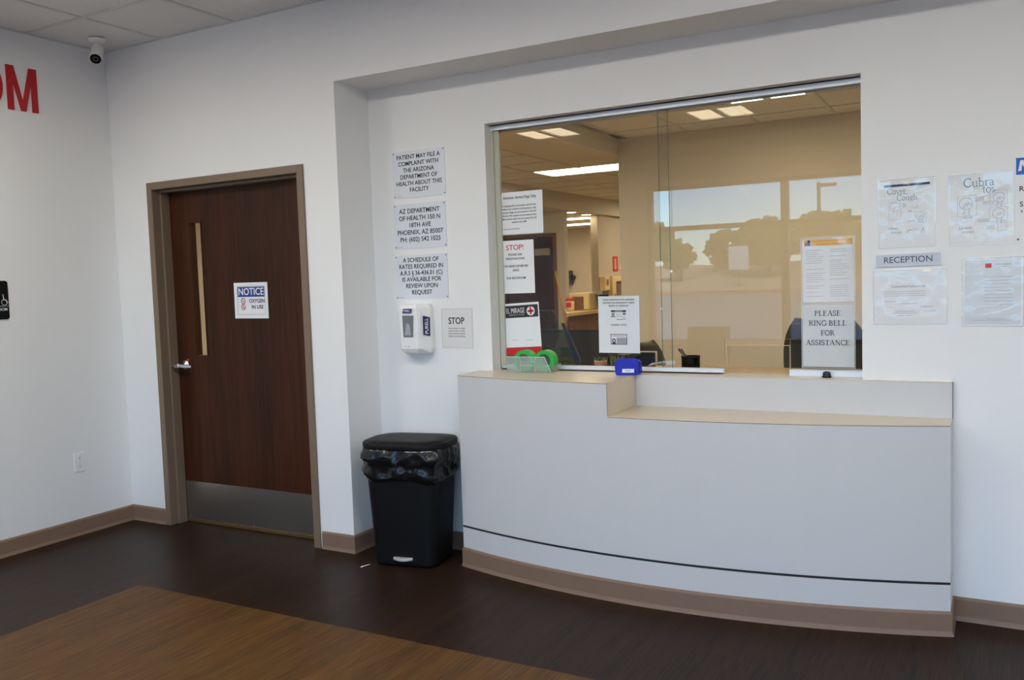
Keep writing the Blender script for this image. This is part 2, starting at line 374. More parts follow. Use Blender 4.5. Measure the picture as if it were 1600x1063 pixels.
fl = struct(box('floor', -.15, XE+.15, YW-.15, .45, -.12, 0, FLOORD), 'dark brown wood-look vinyl floor of the lobby', 'floor')
inl = MB().box(1.165, 6.9, -5.6, -.865, -.004, .0008).build('floor_inlay', FLOORL, fl)
struct(MB().box(RX0, RX1, .45, RY1, -.12, 0).build('floor', mat('reception_floor', srgb(168, 148, 120), .5, noise_amt=.1, scale=6)), 'brown floor of the reception room behind the glass', 'floor')

struct(box('wall_left', -.15, 0, YW, 0, 0, H+.2, WALL), 'white side wall carrying the red letters and outlet', 'wall')
b = MB()
b.box(RX0, DX0, 0, .16, 0, H+.2); b.box(DX1, XR, 0, D+.15, 0, H+.2); b.box(DX0, DX1, 0, .16, DZ, H+.2)
struct(b.build('wall_back', WALL), 'white wall around the brown wooden door', 'wall')
struct(box('wall_header', XR, XE, 0, D+.15, ZS, H+.2, WALL), 'white bulkhead above the recessed reception wall', 'wall')
b = MB()
b.box(XR, WX0, D, D+.15, 0, ZS); b.box(WX1, XE, D, D+.15, 0, ZS); b.box(WX0, WX1, D, D+.15, WZ1, ZS); b.box(WX0, WX1, D, D+.15, 0, WZ0-.013)
struct(b.build('wall_recess', WALL), 'white recessed wall holding the reception window', 'wall')
b = MB()
b.box(-.15, SX0, YW-.2, YW, 0, H+.2); b.box(SX1, XE+.15, YW-.2, YW, 0, H+.2); b.box(SX0, SX1, YW-.2, YW, SZ1, H+.2); b.box(SX0, 4.36, YW-.2, YW, -.12, SZ0); b.box(4.36, SX1, YW-.2, YW, -.12, .05)
struct(b.build('wall_front', WALL), 'storefront wall of the lobby, seen mirrored in the glass', 'wall')
struct(box('wall_right', XE, XE+.15, YW, .45, 0, H+.2, WALL), 'far end wall of the lobby', 'wall')

# lobby ceiling: slab, T-bar grid, single tiles
def tile_ceiling(slab, xs, ys, z, skip, tname='ceiling_tile', gname='ceiling_grid'):
    g = MB(); t = .0125
    for x in xs: g.box(x-t, x+t, ys[0], ys[-1], z, z+.03)
    for y in ys: g.box(xs[0], xs[-1], y-t, y+t, z+.0004, z+.03)
    g.build(gname, GRID, slab)
    cache = {}
    for i, (x0, x1) in enumerate(zip(xs, xs[1:])):
        for j, (y0, y1) in enumerate(zip(ys, ys[1:])):
            if skip(x0, x1, y0, y1): continue
            w, d = round(x1-x0, 3), round(y1-y0, 3)
            if (w, d) not in cache:
                m = MB().box(-w/2+.011, w/2-.011, -d/2+.011, d/2-.011, .006, .02).build(tname, CEIL, None); cache[(w, d)] = m
                o = m
            else:
                o = cache[(w, d)].copy(); COL.objects.link(o)
            o.location = ((x0+x1)/2, (y0+y1)/2, z); o.parent = slab; o.matrix_parent_inverse = Matrix()
lc = struct(box('ceiling', -.15, XE+.15, YW-.2, D+.15, H+.032, H+.2, CEIL), 'suspended white tile ceiling of the lobby', 'ceiling')
xs = [0.0]+[.53+.61*k for k in range(15)]+[XE]; ys = sorted([0.0]+[-.53-.61*k for k in range(10)]+[YW])
lobby_lights = [(.53, -4.19), (2.36, -4.19), (4.19, -4.19), (6.02, -4.19), (7.85, -4.19), (.53, -2.36), (2.36, -2.36), (4.19, -2.36), (6.02, -2.36), (7.85, -2.36)]
near = lambda a, b: abs(a-b) < .02
tile_ceiling(lc, xs, ys, H, lambda x0, x1, y0, y1: any(near(x0, a) and near(y0, c) for a, c in lobby_lights))

# lights in the ceilings
def troffer(name, x0, x1, y0, y1, z, lens, label, split='x', group=None, rim=.045):
    e = empty(name, ((x0+x1)/2, (y0+y1)/2, z), label, 'ceiling light', group)
    f = MB(); f.box(x0+.012, x1-.012, y0+.012, y0+rim, z-.004, z+.02); f.box(x0+.012, x1-.012, y1-rim, y1-.012, z-.004, z+.02)
    f.box(x0+.012, x0+rim, y0+rim, y1-rim, z-.004, z+.02); f.box(x1-rim, x1-.012, y0+rim, y1-rim, z-.004, z+.02)
    xm, ym = (x0+x1)/2, (y0+y1)/2
    if split == 'x': f.box(xm-.03, xm+.03, y0+rim, y1-rim, z-.008, z+.02)
    else: f.box(x0+rim, x1-rim, ym-.008, ym+.008, z-.004, z+.02)
    f.build('housing', WHITEP, e)
    if split == 'x': cells = ((x0+rim, xm-.03, y0+rim, y1-rim), (xm+.03, x1-rim, y0+rim, y1-rim))
    else: cells = ((x0+rim, x1-rim, y0+rim, ym-.008), (x0+rim, x1-rim, ym+.008, y1-rim))
    for c in cells: MB().box(*c, z+.004, z+.012).build('lens', lens, e)
    return e
for (a, c), lb in zip(lobby_lights, ('square lobby light mirrored at the far end of the glass', 'square lobby light mirrored beside the overlap of the panes', 'square lobby ceiling light behind the camera, outside the picture')+('square lobby ceiling light behind the camera, outside the picture',)*7):
    troffer('ceiling_troffer', a, a+.61, c, c+.61, H, LAMPD if c < -4 else LAMPL, lb, group='lobby ceiling lights')

# baseboards (rubber cove base)
def baseboard(name, path, label, h=.1016, t=.007, parent=None):
    """path: floor points; the board stands on the right-hand side of the walking direction"""
    prof = [(0, 0), (t+.006, 0), (t+.002, .012), (t, .02), (t, h-.012), (t-.003, h-.003), (0, h)]
    P = [Vector((x, y, 0)) for x, y in path]; secs = []
    for i, p in enumerate(P):
        ds = []
        if i > 0: ds.append((P[i]-P[i-1]).normalized())
        if i < len(P)-1: ds.append((P[i+1]-P[i]).normalized())
        ns = [Vector((d.y, -d.x, 0)) for d in ds]; n = sum(ns, Vector()); n = n/(n.dot(ns[0]) if len(ns) > 1 else 1) if n.length else ns[0]
        if len(ns) > 1: n = (ns[0]+ns[1]); n = n/n.dot(ns[0])
        secs.append([p+n*a+Vector((0, 0, z)) for a, z in prof])
    o = MB().loft(secs).build(name, BASE, parent)
    if label: struct(o, label, 'baseboard')
    return o
baseboard('baseboard_left', [(0, YW), (0, 0), (.322, 0)], 'taupe rubber baseboard along the side wall to the door frame')
baseboard('baseboard_back', [(1.630, 0), (XR, 0), (XR, D), (2.55, D)], 'taupe rubber baseboard wrapping the recess corner behind the bin')
baseboard('baseboard_right', [(4.84, D), (XE, D)], 'taupe rubber baseboard past the end of the desk')

# ------------------------------------------------------------------ door
d = empty('door_1', (.97, .06, 0), 'dark walnut door with narrow glass, steel kick plate and notice', 'door', kind='structure')
FO0, FO1, FOZ = .325, 1.619, 2.180; FI0, FI1, FIZ = .372, 1.572, 2.134
f = MB()
for (a, b_) in ((FO0, FI0), (FI1, FO1)): f.box(a, b_, -.012, .165, 0, FOZ)
f.box(FI0, FI1, -.012, .165, FIZ, FOZ)
f.build('door_frame', FRAME, d, bevel=.003)
f = MB(); f.box(FI0, FI0+.016, .045, .108, 0, FIZ); f.box(FI1-.016, FI1, .045, .108, 0, FIZ); f.box(FI0+.016, FI1-.016, .045, .108, FIZ-.016, FIZ)
f.build('door_stop', FRAME, d, bevel=.002)
VX0, VX1, VZ0, VZ1 = .551, .662, 1.080, 1.930
LY0, LY1 = .110, .155
b = MB(); X0, X1, Z0, Z1 = FI0+.004, FI1-.004, .010, FIZ-.004
b.box(X0, VX0, LY0, LY1, Z0, Z1); b.box(VX1, X1, LY0, LY1, Z0, Z1); b.box(VX0, VX1, LY0, LY1, Z0, VZ0); b.box(VX0, VX1, LY0, LY1, VZ1, Z1)
leaf = b.build('door_leaf', DOORW, d)
b = MB(); q = .008
b.box(VX0, VX0+q, LY0-.004, LY1, VZ0, VZ1); b.box(VX1-q, VX1, LY0-.004, LY1, VZ0, VZ1); b.box(VX0+q, VX1-q, LY0-.004, LY1, VZ0, VZ0+q); b.box(VX0+q, VX1-q, LY0-.004, LY1, VZ1-q, VZ1)
b.build('glazing_bead', DOORW, leaf)
box('glass_pane', VX0+q, VX1-q, .130, .136, VZ0+q, VZ1-q, GLASS, leaf)
kp = box('kick_plate', .392, 1.556, .1085, .110, .022, .270, STEEL, d)
kb = MB()
for x in (.42, .7, .98, 1.26, 1.53):
    for z in (.035, .257): kb.lathe([(.004, -.0008), (.0035, -.0018), (.001, -.0022)], (x, .1085, z), 'y', 8)
kb.build('screw', CHROME, kp)
box('door_sweep', .376, 1.568, .104, .110, .004, .024, mat('brass_strip', srgb(150, 120, 80), .35, metal=.8), d)
# lever set
hd = MB(); hx, hz = .452, 1.025
hd.lathe([(.033, 0), (.034, -.006), (.030, -.012), (.016, -.014), (.013, -.05), (.016, -.056), (.016, -.068), (.012, -.070)], (hx, LY0, hz), 'y', 22)
h1 = hd.build('door_handle', CHROME, d, smooth=True)
MB().loft([[(hx-.010+dx*1.0, LY0-.060+dy, hz+dz) for dx, dy, dz in ((0,-.008,-.011),(0,.008,-.011),(0,.008,.011),(0,-.008,.011))],
           [(hx+.06, LY0-.064+dy, hz-.002+dz) for dy, dz in ((-.006,-.010),(.006,-.010),(.006,.010),(-.006,.010))],
           [(hx+.115, LY0-.058+dy, hz-.004+dz) for dy, dz in ((-.005,-.008),(.005,-.008),(.005,.008),(-.005,.008))]]).build('lever', CHROME, h1, bevel=.003)
MB().loft([[(hx-.008, LY0-.058+dy, hz-.004+dz) for dy, dz in ((-.007,-.010),(.007,-.010),(.007,.010),(-.007,.010))],
           [(hx-.062, LY0-.060+dy, hz-.002+dz) for dy, dz in ((-.007,-.012),(.007,-.012),(.007,.012),(-.007,.012))]]).build('thumb_turn', CHROME, h1, bevel=.003)
MB().lathe([(.012, 0), (.012, -.004), (.004, -.006)], (hx+.028, LY0-.002, hz+.030), 'y', 14).build('key_cylinder', mat('copper_tone', srgb(170, 84, 40), .35, metal=.7), h1)

# ------------------------------------------------------------------ reception window
w1 = empty('window_1', ((WX0+WX1)/2, .39, WZ0), 'wide sliding glass reception window with aluminium channel', 'window', kind='structure')
f = MB(); f.box(WX0, WX1, .352, .360, 2.296, WZ1); f.box(WX0, WX1, .352, .428, WZ1-.006, WZ1); f.box(WX0, WX1, .420, .428, 2.296, WZ1); f.box(WX0, WX1, .388, .394, 2.30, WZ1)
f.build('head_channel', ALU, w1)
f = MB(); f.box(WX0, WX0+.012, .352, .428, WZ0, 2.296); f.box(WX0+.012, WX0+.040, .366, .380, WZ0+.02, 2.296)
f.build('jamb_channel', mat('jamb_grey', srgb(190, 190, 176), .45), w1)
f = MB(); f.box(WX0+.012, 3.855, .372, .380, WZ0, WZ0+.024); f.box(WX0+.012, 3.855, .372, .415, WZ0, WZ0+.006); f.box(WX0+.012, 3.855, .409, .415, WZ0, WZ0+.024)
f.build('bottom_rail', RAIL, w1)
f = MB(); f.box(4.165, WX1, .366, .380, WZ0, WZ0+.027); f.box(4.165, WX1, .380, .415, WZ0, WZ0+.006); f.box(4.165, WX1, .409, .415, WZ0, WZ0+.027)
f.build('bottom_rail', RAIL, w1)
def pane(pts, y, parent=None):
    return MB().prism([(x, y, z) for x, z in pts], (0, .006, 0)).build('glass_pane', GLASS, parent or w1)
pane([(WX0+.013, WZ0+.008), (3.600, WZ0+.008), (3.600, 2.31), (WX0+.013, 2.31)], .381)
box('glass_edge', 3.600, 3.6015, .381, .387, WZ0+.008, 2.296, GEDGE, w1)
pane([(3.545, WZ0+.008), (3.857, WZ0+.008), (3.857, 1.180), (4.163, 1.180), (4.163, WZ0+.008), (WX1-.002, WZ0+.008), (WX1-.002, 2.31), (3.545, 2.31)], .398)
box('glass_edge', 3.5435, 3.545, .398, .404, WZ0+.008, 2.296, GEDGE, w1)
f = MB(); f.box(3.857, 4.163, .398, .404, 1.1795, 1.1803); f.box(3.8565, 3.8575, .398, .404, WZ0, 1.18); f.box(4.1625, 4.1635, .398, .404, WZ0, 1.18)
f.build('cutout_edge', mat('ground_glass_edge', srgb(176, 152, 112), .3), w1)
box('glass_pane', 3.866, 4.155, .424, .428, WZ0+.002, 1.146, GLASS, w1)
f = MB(); f.box(3.862, 4.159, .423, .429, 1.146, 1.149); f.box(3.862, 3.866, .423, .429, WZ0, 1.146); f.box(4.155, 4.159, .423, .429, WZ0, 1.146)
f.build('flap_edge', mat('flap_edge_clear', srgb(196, 176, 140), .3), w1)
box('sill', WX0, WX1, .2905, .436, WZ0-.013, WZ0, LAMT, w1)
b = MB(); b.lathe([(.006, 0), (.006, -.004)], (3.606, .381, 1.512), 'y', 10); b.lathe([(.0045, 0), (.0045, -.004)], (3.55, .381, 1.33), 'y', 10)
b.build('bumper', CHROME, w1)

# ------------------------------------------------------------------ storefront window behind the camera
w2 = empty('window_2', (4.6, YW-.1, SZ0), 'storefront window with mullions, part mirrored in the reception glass, rest added for daylight', 'window', kind='structure')
SF = mat('storefront_frame', srgb(150, 128, 98), .4, metal=.3)
f = MB(); y0, y1 = YW-.15, YW-.04
f.box(SX0, 4.36, y0, y1, SZ0, SZ0+.05); f.box(4.36, SX1, y0, y1, .05, .15); f.box(SX0, SX1, y0, y1, SZ1-.05, SZ1)  # full-height glazing at the unseen end is added to let in more daylight
f.box(SX0, SX1, y0, y1, 2.085, 2.145)
for x in (SX0, 2.60, 4.36, 6.12, 7.7, SX1-.06): f.box(x, x+.06 if x != 2.60 else x+.09, y0+.001, y1+.001, SZ0 if x < 4 else .05, SZ1)
f.build('mullion', SF, w2)
xsn = [SX0, 2.60, 4.36, 6.12, 7.7, SX1-.06]
for a, c in zip(xsn, xsn[1:]):
    a2 = a+.06 if a != 2.60 else a+.09
    for z0, z1 in ((SZ0+.05 if a < 4 else .15, 2.085), (2.145, SZ1-.05)):
        box('glass_pane', a2, c, YW-.098, YW-.092, z0, z1, GLASS, w2)
box('window_sill', SX0-.03, 4.36, YW-.04, YW+.05, SZ0-.03, SZ0, WHITEP, w2)
portal(SX0+.03, SX1-.03, .08, SZ1-.03, YW-.22)

# ================================================================== reception room behind the glass
rb = struct(box('ceiling', RX0, RX1, .44, RY1+.1, RH+.032, RH+.2, CEIL), 'tile ceiling of the reception room behind the glass', 'ceiling')
rxs = [-.50]+[.24+.61*k for k in range(2)]+[1.35]
rys = [.45]+[.42+.61*k for k in range(1, 19)]
long_light = (.24, 5.30); rl2 = [(.24, 1.64), (.24, 8.35)]
def rskip(x0, x1, y0, y1): return False
# left bay (beyond the beam), then right bay over the clerk desk
LB_T = [(.24, 5.30)]
tile_ceiling(rb, [-.50, .24, .85, 1.46, 2.07], rys, RH, lambda x0, x1, y0, y1: (near(x0, .24) or near(x0, .85)) and near(y0, 5.30) or (near(x0, .24) or near(x0, .85)) and near(y0, 9.57) or (near(x0, .24) or near(x0, .85)) and near(y0, 1.64))
tile_ceiling(rb, [1.96, 2.63, 3.24, 3.85, 4.46, 5.07, 5.68, 6.29], [.45, .98, 1.59, 2.20, 2.81, 3.42, 3.80], RH, lambda x0, x1, y0, y1: near(y0, 2.20) and (near(x0, 3.24) or near(x0, 5.07)))
troffer('ceiling_troffer', .24, 1.46, 5.30, 5.91, RH, LAMPR, 'long bright ceiling light in front of the wall end', split='y')
troffer('ceiling_troffer', .24, 1.46, 9.57, 10.18, RH, LAMPR, 'far ceiling light peeking past the wall end', split='y')
troffer('ceiling_troffer', .24, 1.46, 1.64, 2.25, RH, LAMPR, 'unseen ceiling light added over the reception passage, hidden by the beam', split='y')  # added out of view to light the reception evenly
troffer('ceiling_troffer', 3.24, 3.85, 2.20, 2.81, RH, LAMPR, 'square bright ceiling light under the window head over the clerk desk')
troffer('ceiling_troffer', 5.07, 5.68, 2.20, 2.81, RH, LAMPR, 'unseen square ceiling light added at the far end over the clerk desk')  # extra fixture outside the view, added to even out the reception light
struct(box('trim_1', 1.35, 1.96, .45, 3.95, 2.60, RH+.03, TANWALL), 'boxed ceiling beam inside the reception room', 'beam')
struct(box('wall_reception', 1.96, RX1, 3.80, 3.95, 0, RH+.05, TANWALL), 'plain tan wall behind the clerk desk', 'wall')
struct(box('wall_passage_left', RX0-.1, RX0, .16, RY1, 0, RH+.2, TANWALL), 'far side wall of the reception passage', 'wall')
struct(box('wall_passage_back', RX0, RX1, RY1, RY1+.1, 0, RH+.2, TANDARK), 'brown back wall at the end of the passage', 'wall')
struct(box('wall_reception_right', RX1, RX1+.1, .44, RY1, 0, RH+.2, TANWALL), 'end wall of the reception room', 'wall')
struct(box('trim_2', -.58, -.50, .45, RY1, 2.50, RH+.03, TANWALL), 'tan ceiling bulkhead running back along the passage', 'bulkhead')
lowc = struct(box('ceiling_low', RX0, -.58, .16, RY1, 2.50, 2.60, TANWALL), 'lower ceiling beyond the bulkhead with round downlights', 'ceiling')
b = MB(); b.box(RX0, -1.62, 7.90, 8.02, 0, 2.5); b.box(-.70, -.57, 7.90, 8.02, 0, 2.5); b.box(-1.62, -.70, 7.90, 8.02, 2.18, 2.5)
struct(b.build('wall_passage_door', TANWALL), 'tan wall around the brown inner door', 'wall')
struct(box('wall_passage_side', -.70, -.58, 9.15, RY1, 0, 2.5, TANDARK), 'brown side wall carrying the emergency cabinet', 'wall')
dd = empty('door_2', (-1.16, 7.95, 0), 'dark brown inner door behind the papers on the glass', 'door', kind='structure')
b = MB(); b.box(-1.62, -1.57, 7.87, 8.0, 0, 2.18); b.box(-.75, -.70, 7.87, 8.0, 0, 2.18); b.box(-1.57, -.75, 7.87, 8.0, 2.13, 2.18)
b.build('door_frame', mat('inner_frame', srgb(110, 74, 40), .45), dd)
box('door_leaf', -1.57, -.75, 7.92, 7.96, 0, 2.13, DOORW, dd)
box('door_closer', -1.05, -.80, 7.87, 7.92, 1.86, 1.96, STEEL, dd)
for i, (a, c) in enumerate(((-.66, 8.35), (-.70, 9.0))):
    e = empty('downlight', (a, c, 2.5), ['nearer round downlight in the low passage ceiling', 'farther round downlight in the low passage ceiling'][i], 'ceiling light')
    MB().ring((a, c, 2.494), .075, .095, .006, 'z', 20).build('trim_ring', WHITEP, e)
    MB().lathe([(.075, -.003), (.075, .0)], (a, c, 2.5), 'z', 20).build('lens', LAMPR, e)
troffer('ceiling_troffer', -1.75, -.75, 9.20, 9.70, 2.482, LAMPR, 'long light in the low ceiling, nearer of two', split='y')
troffer('ceiling_troffer', -2.30, -1.30, 10.60, 11.1, 2.482, LAMPR, 'long light in the low ceiling, farther of two', split='y')
troffer('ceiling_troffer', -2.2, -1.0, 1.6, 2.1, 2.482, LAMPR, 'unseen hall light added behind the walnut door', split='y')  # unseen lamp, added to brighten the wall behind the door glass

# ================================================================== things in the lobby
# ---- reception desk: bowed front between the wall and a lower ledge
DKX0, DKX1, STEP = 2.545, 4.842, 3.447
CTZ, LGZ = 1.013, .860
(ax, ay), (bx_, by_), (cx_, cy_) = (2.545, .062), (3.60, -.097), (4.842, .098)
_d = 2*(ax*(by_-cy_)+bx_*(cy_-ay)+cx_*(ay-by_))
OX = ((ax*ax+ay*ay)*(by_-cy_)+(bx_**2+by_**2)*(cy_-ay)+(cx_**2+cy_**2)*(ay-by_))/_d
OY = ((ax*ax+ay*ay)*(cx_-bx_)+(bx_**2+by_**2)*(ax-cx_)+(cx_**2+cy_**2)*(bx_-ax))/_d
RR = math.hypot(ax-OX, ay-OY)
def yf(x, off=0): return OY - math.sqrt((RR+off)**2-(x-OX)**2)
def span(x0, x1, n): return [x0+(x1-x0)*k/n for k in range(n+1)]
dk = empty('reception_desk', (3.69, .12, 0), 'pale grey bowed reception desk with taupe base and lowered ledge', 'desk')
def slab(x0, x1, z0, z1, off=0, yb=D-.001, n=24):
    pts = [(x, yf(x, off), z0) for x in span(x0, x1, n)] + [(x1, yb, z0), (x0, yb, z0)]
    return MB().prism(pts, (0, 0, z1-z0))
slab(DKX0, DKX1, .220, LGZ-.004).build('front_panel', LAM, dk)
slab(DKX0, STEP, LGZ-.004, CTZ-.004).build('front_panel', LAM, dk)
slab(DKX0, DKX1, .012, .209).build('lower_panel', LAM, dk)
slab(DKX0+.001, DKX1-.001, .208, .221, off=-.0015).build('reveal_strip', BLACKM, dk)
slab(DKX0, STEP, CTZ-.0035, CTZ).build('counter_top', LAMT, dk)
slab(STEP+.001, DKX1, LGZ-.0035, LGZ).build('ledge_top', LAMT, dk)
EDG = mat('laminate_edge', srgb(96, 88, 78), .5)
slab(DKX0, STEP, CTZ-.0052, CTZ-.0033, off=.0006).build('edge_band', EDG, dk)
slab(STEP, DKX1, LGZ-.0052, LGZ-.0033, off=.0006).build('edge_band', EDG, dk)
b = MB(); b.box(STEP, STEP+.0008, yf(STEP)-.0006, yf(STEP)+.002, LGZ, CTZ)
b.build('edge_band', EDG, dk)
box('step_panel', STEP, STEP+.0012, yf(STEP)+.002, .268, LGZ, CTZ-.003, LAMT, dk)
box('back_panel', STEP+.002, DKX1, .270, D-.0005, LGZ, CTZ-.004, LAM, dk)
box('back_panel_cap', STEP+.002, DKX1, .2695, D-.0003, CTZ-.004, CTZ-.001, LAMT, dk)
box('back_panel_edge', DKX1-.0015, DKX1+.0008, .2695, D-.0005, LGZ, CTZ-.001, EDG, dk)
baseboard('base_moulding', [(DKX0, D-.001)]+[(x, yf(x)) for x in span(DKX0, DKX1, 26)]+[(DKX1, D-.001)], None, parent=dk)

# ---- pedal bin with liner
TC, TR = (2.232, .055), math.radians(11)
tb = empty('trash_can', (TC[0], TC[1], 0), 'black pedal bin with a bin bag, standing beside the desk', 'trash can')
def tz(z):      # taper
    k = z/.63; return .352+.100*k, .285+.050*k, .050+.04*k
MB().loft([rrect(*TC, tz(z)[0]-(.02 if z < .006 else 0), tz(z)[1]-(.02 if z < .006 else 0), tz(z)[2], TR, z) for z in (0, .006, .02, .15, .3, .45, .6, .628)]).build('body', BLACK, tb, smooth=True)
secs = []; cen = Vector((TC[0], TC[1], 0))
for z, g, wk_ in ((.462, .004, .3), (.468, .016, .8), (.478, .030, 1), (.490, .036, 1), (.505, .038, 1), (.520, .034, 1), (.533, .026, 1), (.546, .026, 1), (.558, .036, 1), (.572, .044, 1), (.588, .046, 1), (.602, .042, .9), (.616, .034, .7), (.628, .022, .4), (.634, .010, .2)):
    w, dd_, r = tz(z); sec = []
    for p in loop_points(rrect(*TC, w+g, dd_+g, r+g/2, TR, z, 8), 150):
        n_ = Vector((p.x-cen.x, p.y-cen.y, 0)).normalized()
        k = .016*noise.noise(Vector((p.x*11, p.y*11, z*20)))+.012*noise.noise(Vector((p.x*26+5, p.y*26, z*46)))+.006*noise.noise(Vector((p.x*60, p.y*60+9, z*30)))
        dz_ = .030*noise.noise(Vector((p.x*8, p.y*8, 1.3)))*max(0, (.56-z)/.1)
        sec.append(p+n_*k*wk_+Vector((0, 0, dz_)))
    secs.append(sec)
MB().loft(secs, cap0=False, cap1=False).build('bin_bag', BAG, tb, smooth=True)
lw, ld = .488, .362
lid = MB().loft([rrect(*TC, lw-.006, ld-.006, .125, TR, .626, 8), rrect(*TC, lw, ld, .128, TR, .634, 8), rrect(*TC, lw, ld, .128, TR, .652, 8), rrect(*TC, lw-.008, ld-.008, .125, TR, .660, 8), rrect(*TC, lw-.034, ld-.034, .112, TR, .661, 8)], cap1=False)
lid.loft([rrect(*TC, lw-.034, ld-.034, .112, TR, .661, 8), rrect(*TC, lw-.037, ld-.037, .112, TR, .657, 8), rrect(*TC, lw-.041, ld-.041, .112, TR, .657, 8), rrect(*TC, lw-.044, ld-.044, .110, TR, .664, 8), rrect(*TC, lw*.6, ld*.6, .07, TR, .668, 8)], cap0=False)
lid.build('lid', BLACK, tb, smooth=True)
def tl(x, y, z): return (TC[0]+x*math.cos(TR)-y*math.sin(TR), TC[1]+x*math.sin(TR)+y*math.cos(TR), z)
pa = [(-.055+.11*k/10, -.143-.026*math.sin(math.pi*k/10)-.012) for k in range(11)]
MB().prism([tl(x, y, .040) for x, y in pa]+[tl(.055, -.13, .040), tl(-.055, -.13, .040)], (0, 0, .013)).build('pedal', mat('pedal_silver', (.66, .66, .64, 1), .35, metal=.4), tb, bevel=.003)
MB().prism([tl(-.075, -.1438, .03), tl(.075, -.1438, .03), tl(.05, -.1445, .078), tl(-.05, -.1445, .078)], Vector(tl(0, .002, 0))-Vector(tl(0, 0, 0))).build('pedal_recess', BLACKM, tb)

b = MB(); sp = [(0, 0), (.016, .004), (.03, .013), (.05, .016), (.053, .021), (.03, .021), (.012, .012), (-.004, .006)]
b.prism([(2.055+x*math.cos(.9)-y*math.sin(.9), -.188+x*math.sin(.9)+y*math.cos(.9), .001+.004*abs(math.sin(x*90))) for x, y in sp], (0, 0, .0012))
tag(b.build('paper_scrap', PAPER), 'tiny white paper scrap on the dark floor near the bin', 'litter')

# ---- side wall: red letters, room sign, outlet
e = empty('wall_lettering', (0, -.62, 2.58), 'large red letters high on the side wall', 'lettering')
F = Face((.0005, 0, 0), (0, 1, 0), (0, 0, 1), e)
MW = .043; m0, m1, mz0, mz1 = -.664, -.480, 2.580, 2.835
F.poly([(m0, mz0), (m0+.037, mz0), (m0+.037, mz1-.09), (m0+.078, mz0), (m1-.076, mz0), (m1-.037, mz1-.09), (m1-.037, mz0), (m1, mz0), (m1, mz1), (m1-.046, mz1), ((m0+m1)/2, mz0+.055), (m0+.046, mz1), (m0, mz1)], REDL, 'letter', t=.006)
o = MB(); oc = -.776; n = 40
outer = [(oc+.088*math.cos(2*math.pi*k/n), 2.7075+.134*math.sin(2*math.pi*k/n)) for k in range(n)]; inner = [(oc+.049*math.cos(2*math.pi*k/n), 2.7075+.097*math.sin(2*math.pi*k/n)) for k in range(n)]
for k in range(n):
    j = (k+1) % n; o.prism([F.pt(*outer[k]), F.pt(*outer[j]), F.pt(*inner[j]), F.pt(*inner[k])], F.n*.006)
o.build('letter', REDL, e)
e = empty('room_sign', (0, -.84, 1.37), 'black accessible room sign at the edge of the side wall', 'sign')
F = Face((.0005, 0, 0), (0, 1, 0), (0, 0, 1), e)
y0, y1, z0, z1 = -.945, -.742, 1.368, 1.590
pts = []
for cy0, cz0, a0 in ((y1-.016, z1-.016, 0), (y0+.016, z1-.016, 90), (y0+.016, z0+.016, 180), (y1-.016, z0+.016, 270)): pts += arc(cy0, cz0, .016, .016, a0, a0+90, 6)
F.poly(pts, BLACK, 'plate', t=.004)
F2 = Face((.0047, 0, 0), (0, 1, 0), (0, 0, 1), e)
WI = mat('sign_white', (.78, .78, .78, 1), .5)
wc, wz = -.768, 1.478
F2.stroke([(arc(wc, wz-.012, .016, .016, 110, 380, 20), .0045), ([(wc-.004, wz+.022), (wc-.002, wz+.002), (wc+.010, wz+.002), (wc+.016, wz-.014), (wc+.022, wz-.012)], .005)], WI, 'wheelchair_symbol')
F2.stroke([(arc(wc-.005, wz+.030, .003, .003, 0, 360, 10), .005)], WI, 'wheelchair_symbol')
F2.rect(y0+.012, y1-.003, 1.4435, 1.4455, WI, 'rule')
F2.text('RESTROOM', y1-.010, 1.425, .016, WI, .01, align='RIGHT')
e = empty('wall_outlet', (0, -.366, .39), 'white duplex power outlet low on the side wall', 'outlet')
MB().box(0, .006, -.404, -.330, .395, .514).build('cover_plate', WHITEP, e, bevel=.003)
for z in (.480, .429):
    r = MB().lathe([(.0165, .006), (.0165, .0075), (.012, .0078)], (0, -.367, z), 'x', 18).build('receptacle', WHITEP, e)
    s = MB(); s.box(.0078, .0084, -.3745, -.3725, z+.000, z+.010); s.box(.0078, .0084, -.3625, -.3605, z+.000, z+.009); s.lathe([(.0028, .0078), (.0028, .0084)], (0, -.367, z-.008), 'x', 8)
    s.build('slot', INK, r)
MB().lathe([(.003, .006), (.003, .0075)], (0, -.367, .4545), 'x', 8).build('screw', SCREW, e)

# ---- security camera under the ceiling
e = empty('security_camera', (.245, -.235, H), 'small white bullet security camera under the corner ceiling', 'security camera')
cpos = Vector((.245, -.235, H))
MB().lathe([(.046, 0), (.046, -.012), (.038, -.020), (.014, -.022)], cpos, 'z', 22).build('mount_base', WHITEP, e, smooth=True)
MB().tube([cpos+Vector((0, 0, -.018)), cpos+Vector((0, 0, -.05)), cpos+Vector((.01, -.004, -.07))], .014, 12).build('bracket', WHITEP, e, smooth=True)
dirv = (Vector((.62, -.62, -.72))).normalized()
c0 = cpos+Vector((-.012, .012, -.055)); c1 = c0+dirv*.125
MB().tube([c0-dirv*.02, c0-dirv*.012, c0, c1, c1+dirv*.012], .034, 22, [.5, .85, 1, 1, 1]).build('housing', WHITEP, e, smooth=True)
hd2 = MB().tube([c1+dirv*.0121, c1+dirv*.0135], .031, 22).build('front_glass', BLACK, e)
MB().tube([c1+dirv*.0136, c1+dirv*.0145], .015, 18).build('lens_ring', mat('lens_grey', (.12, .12, .13, 1), .3), e)
MB().tube([c1+dirv*.0146, c1+dirv*.0155], .011, 18).build('lens', BLACK, e)

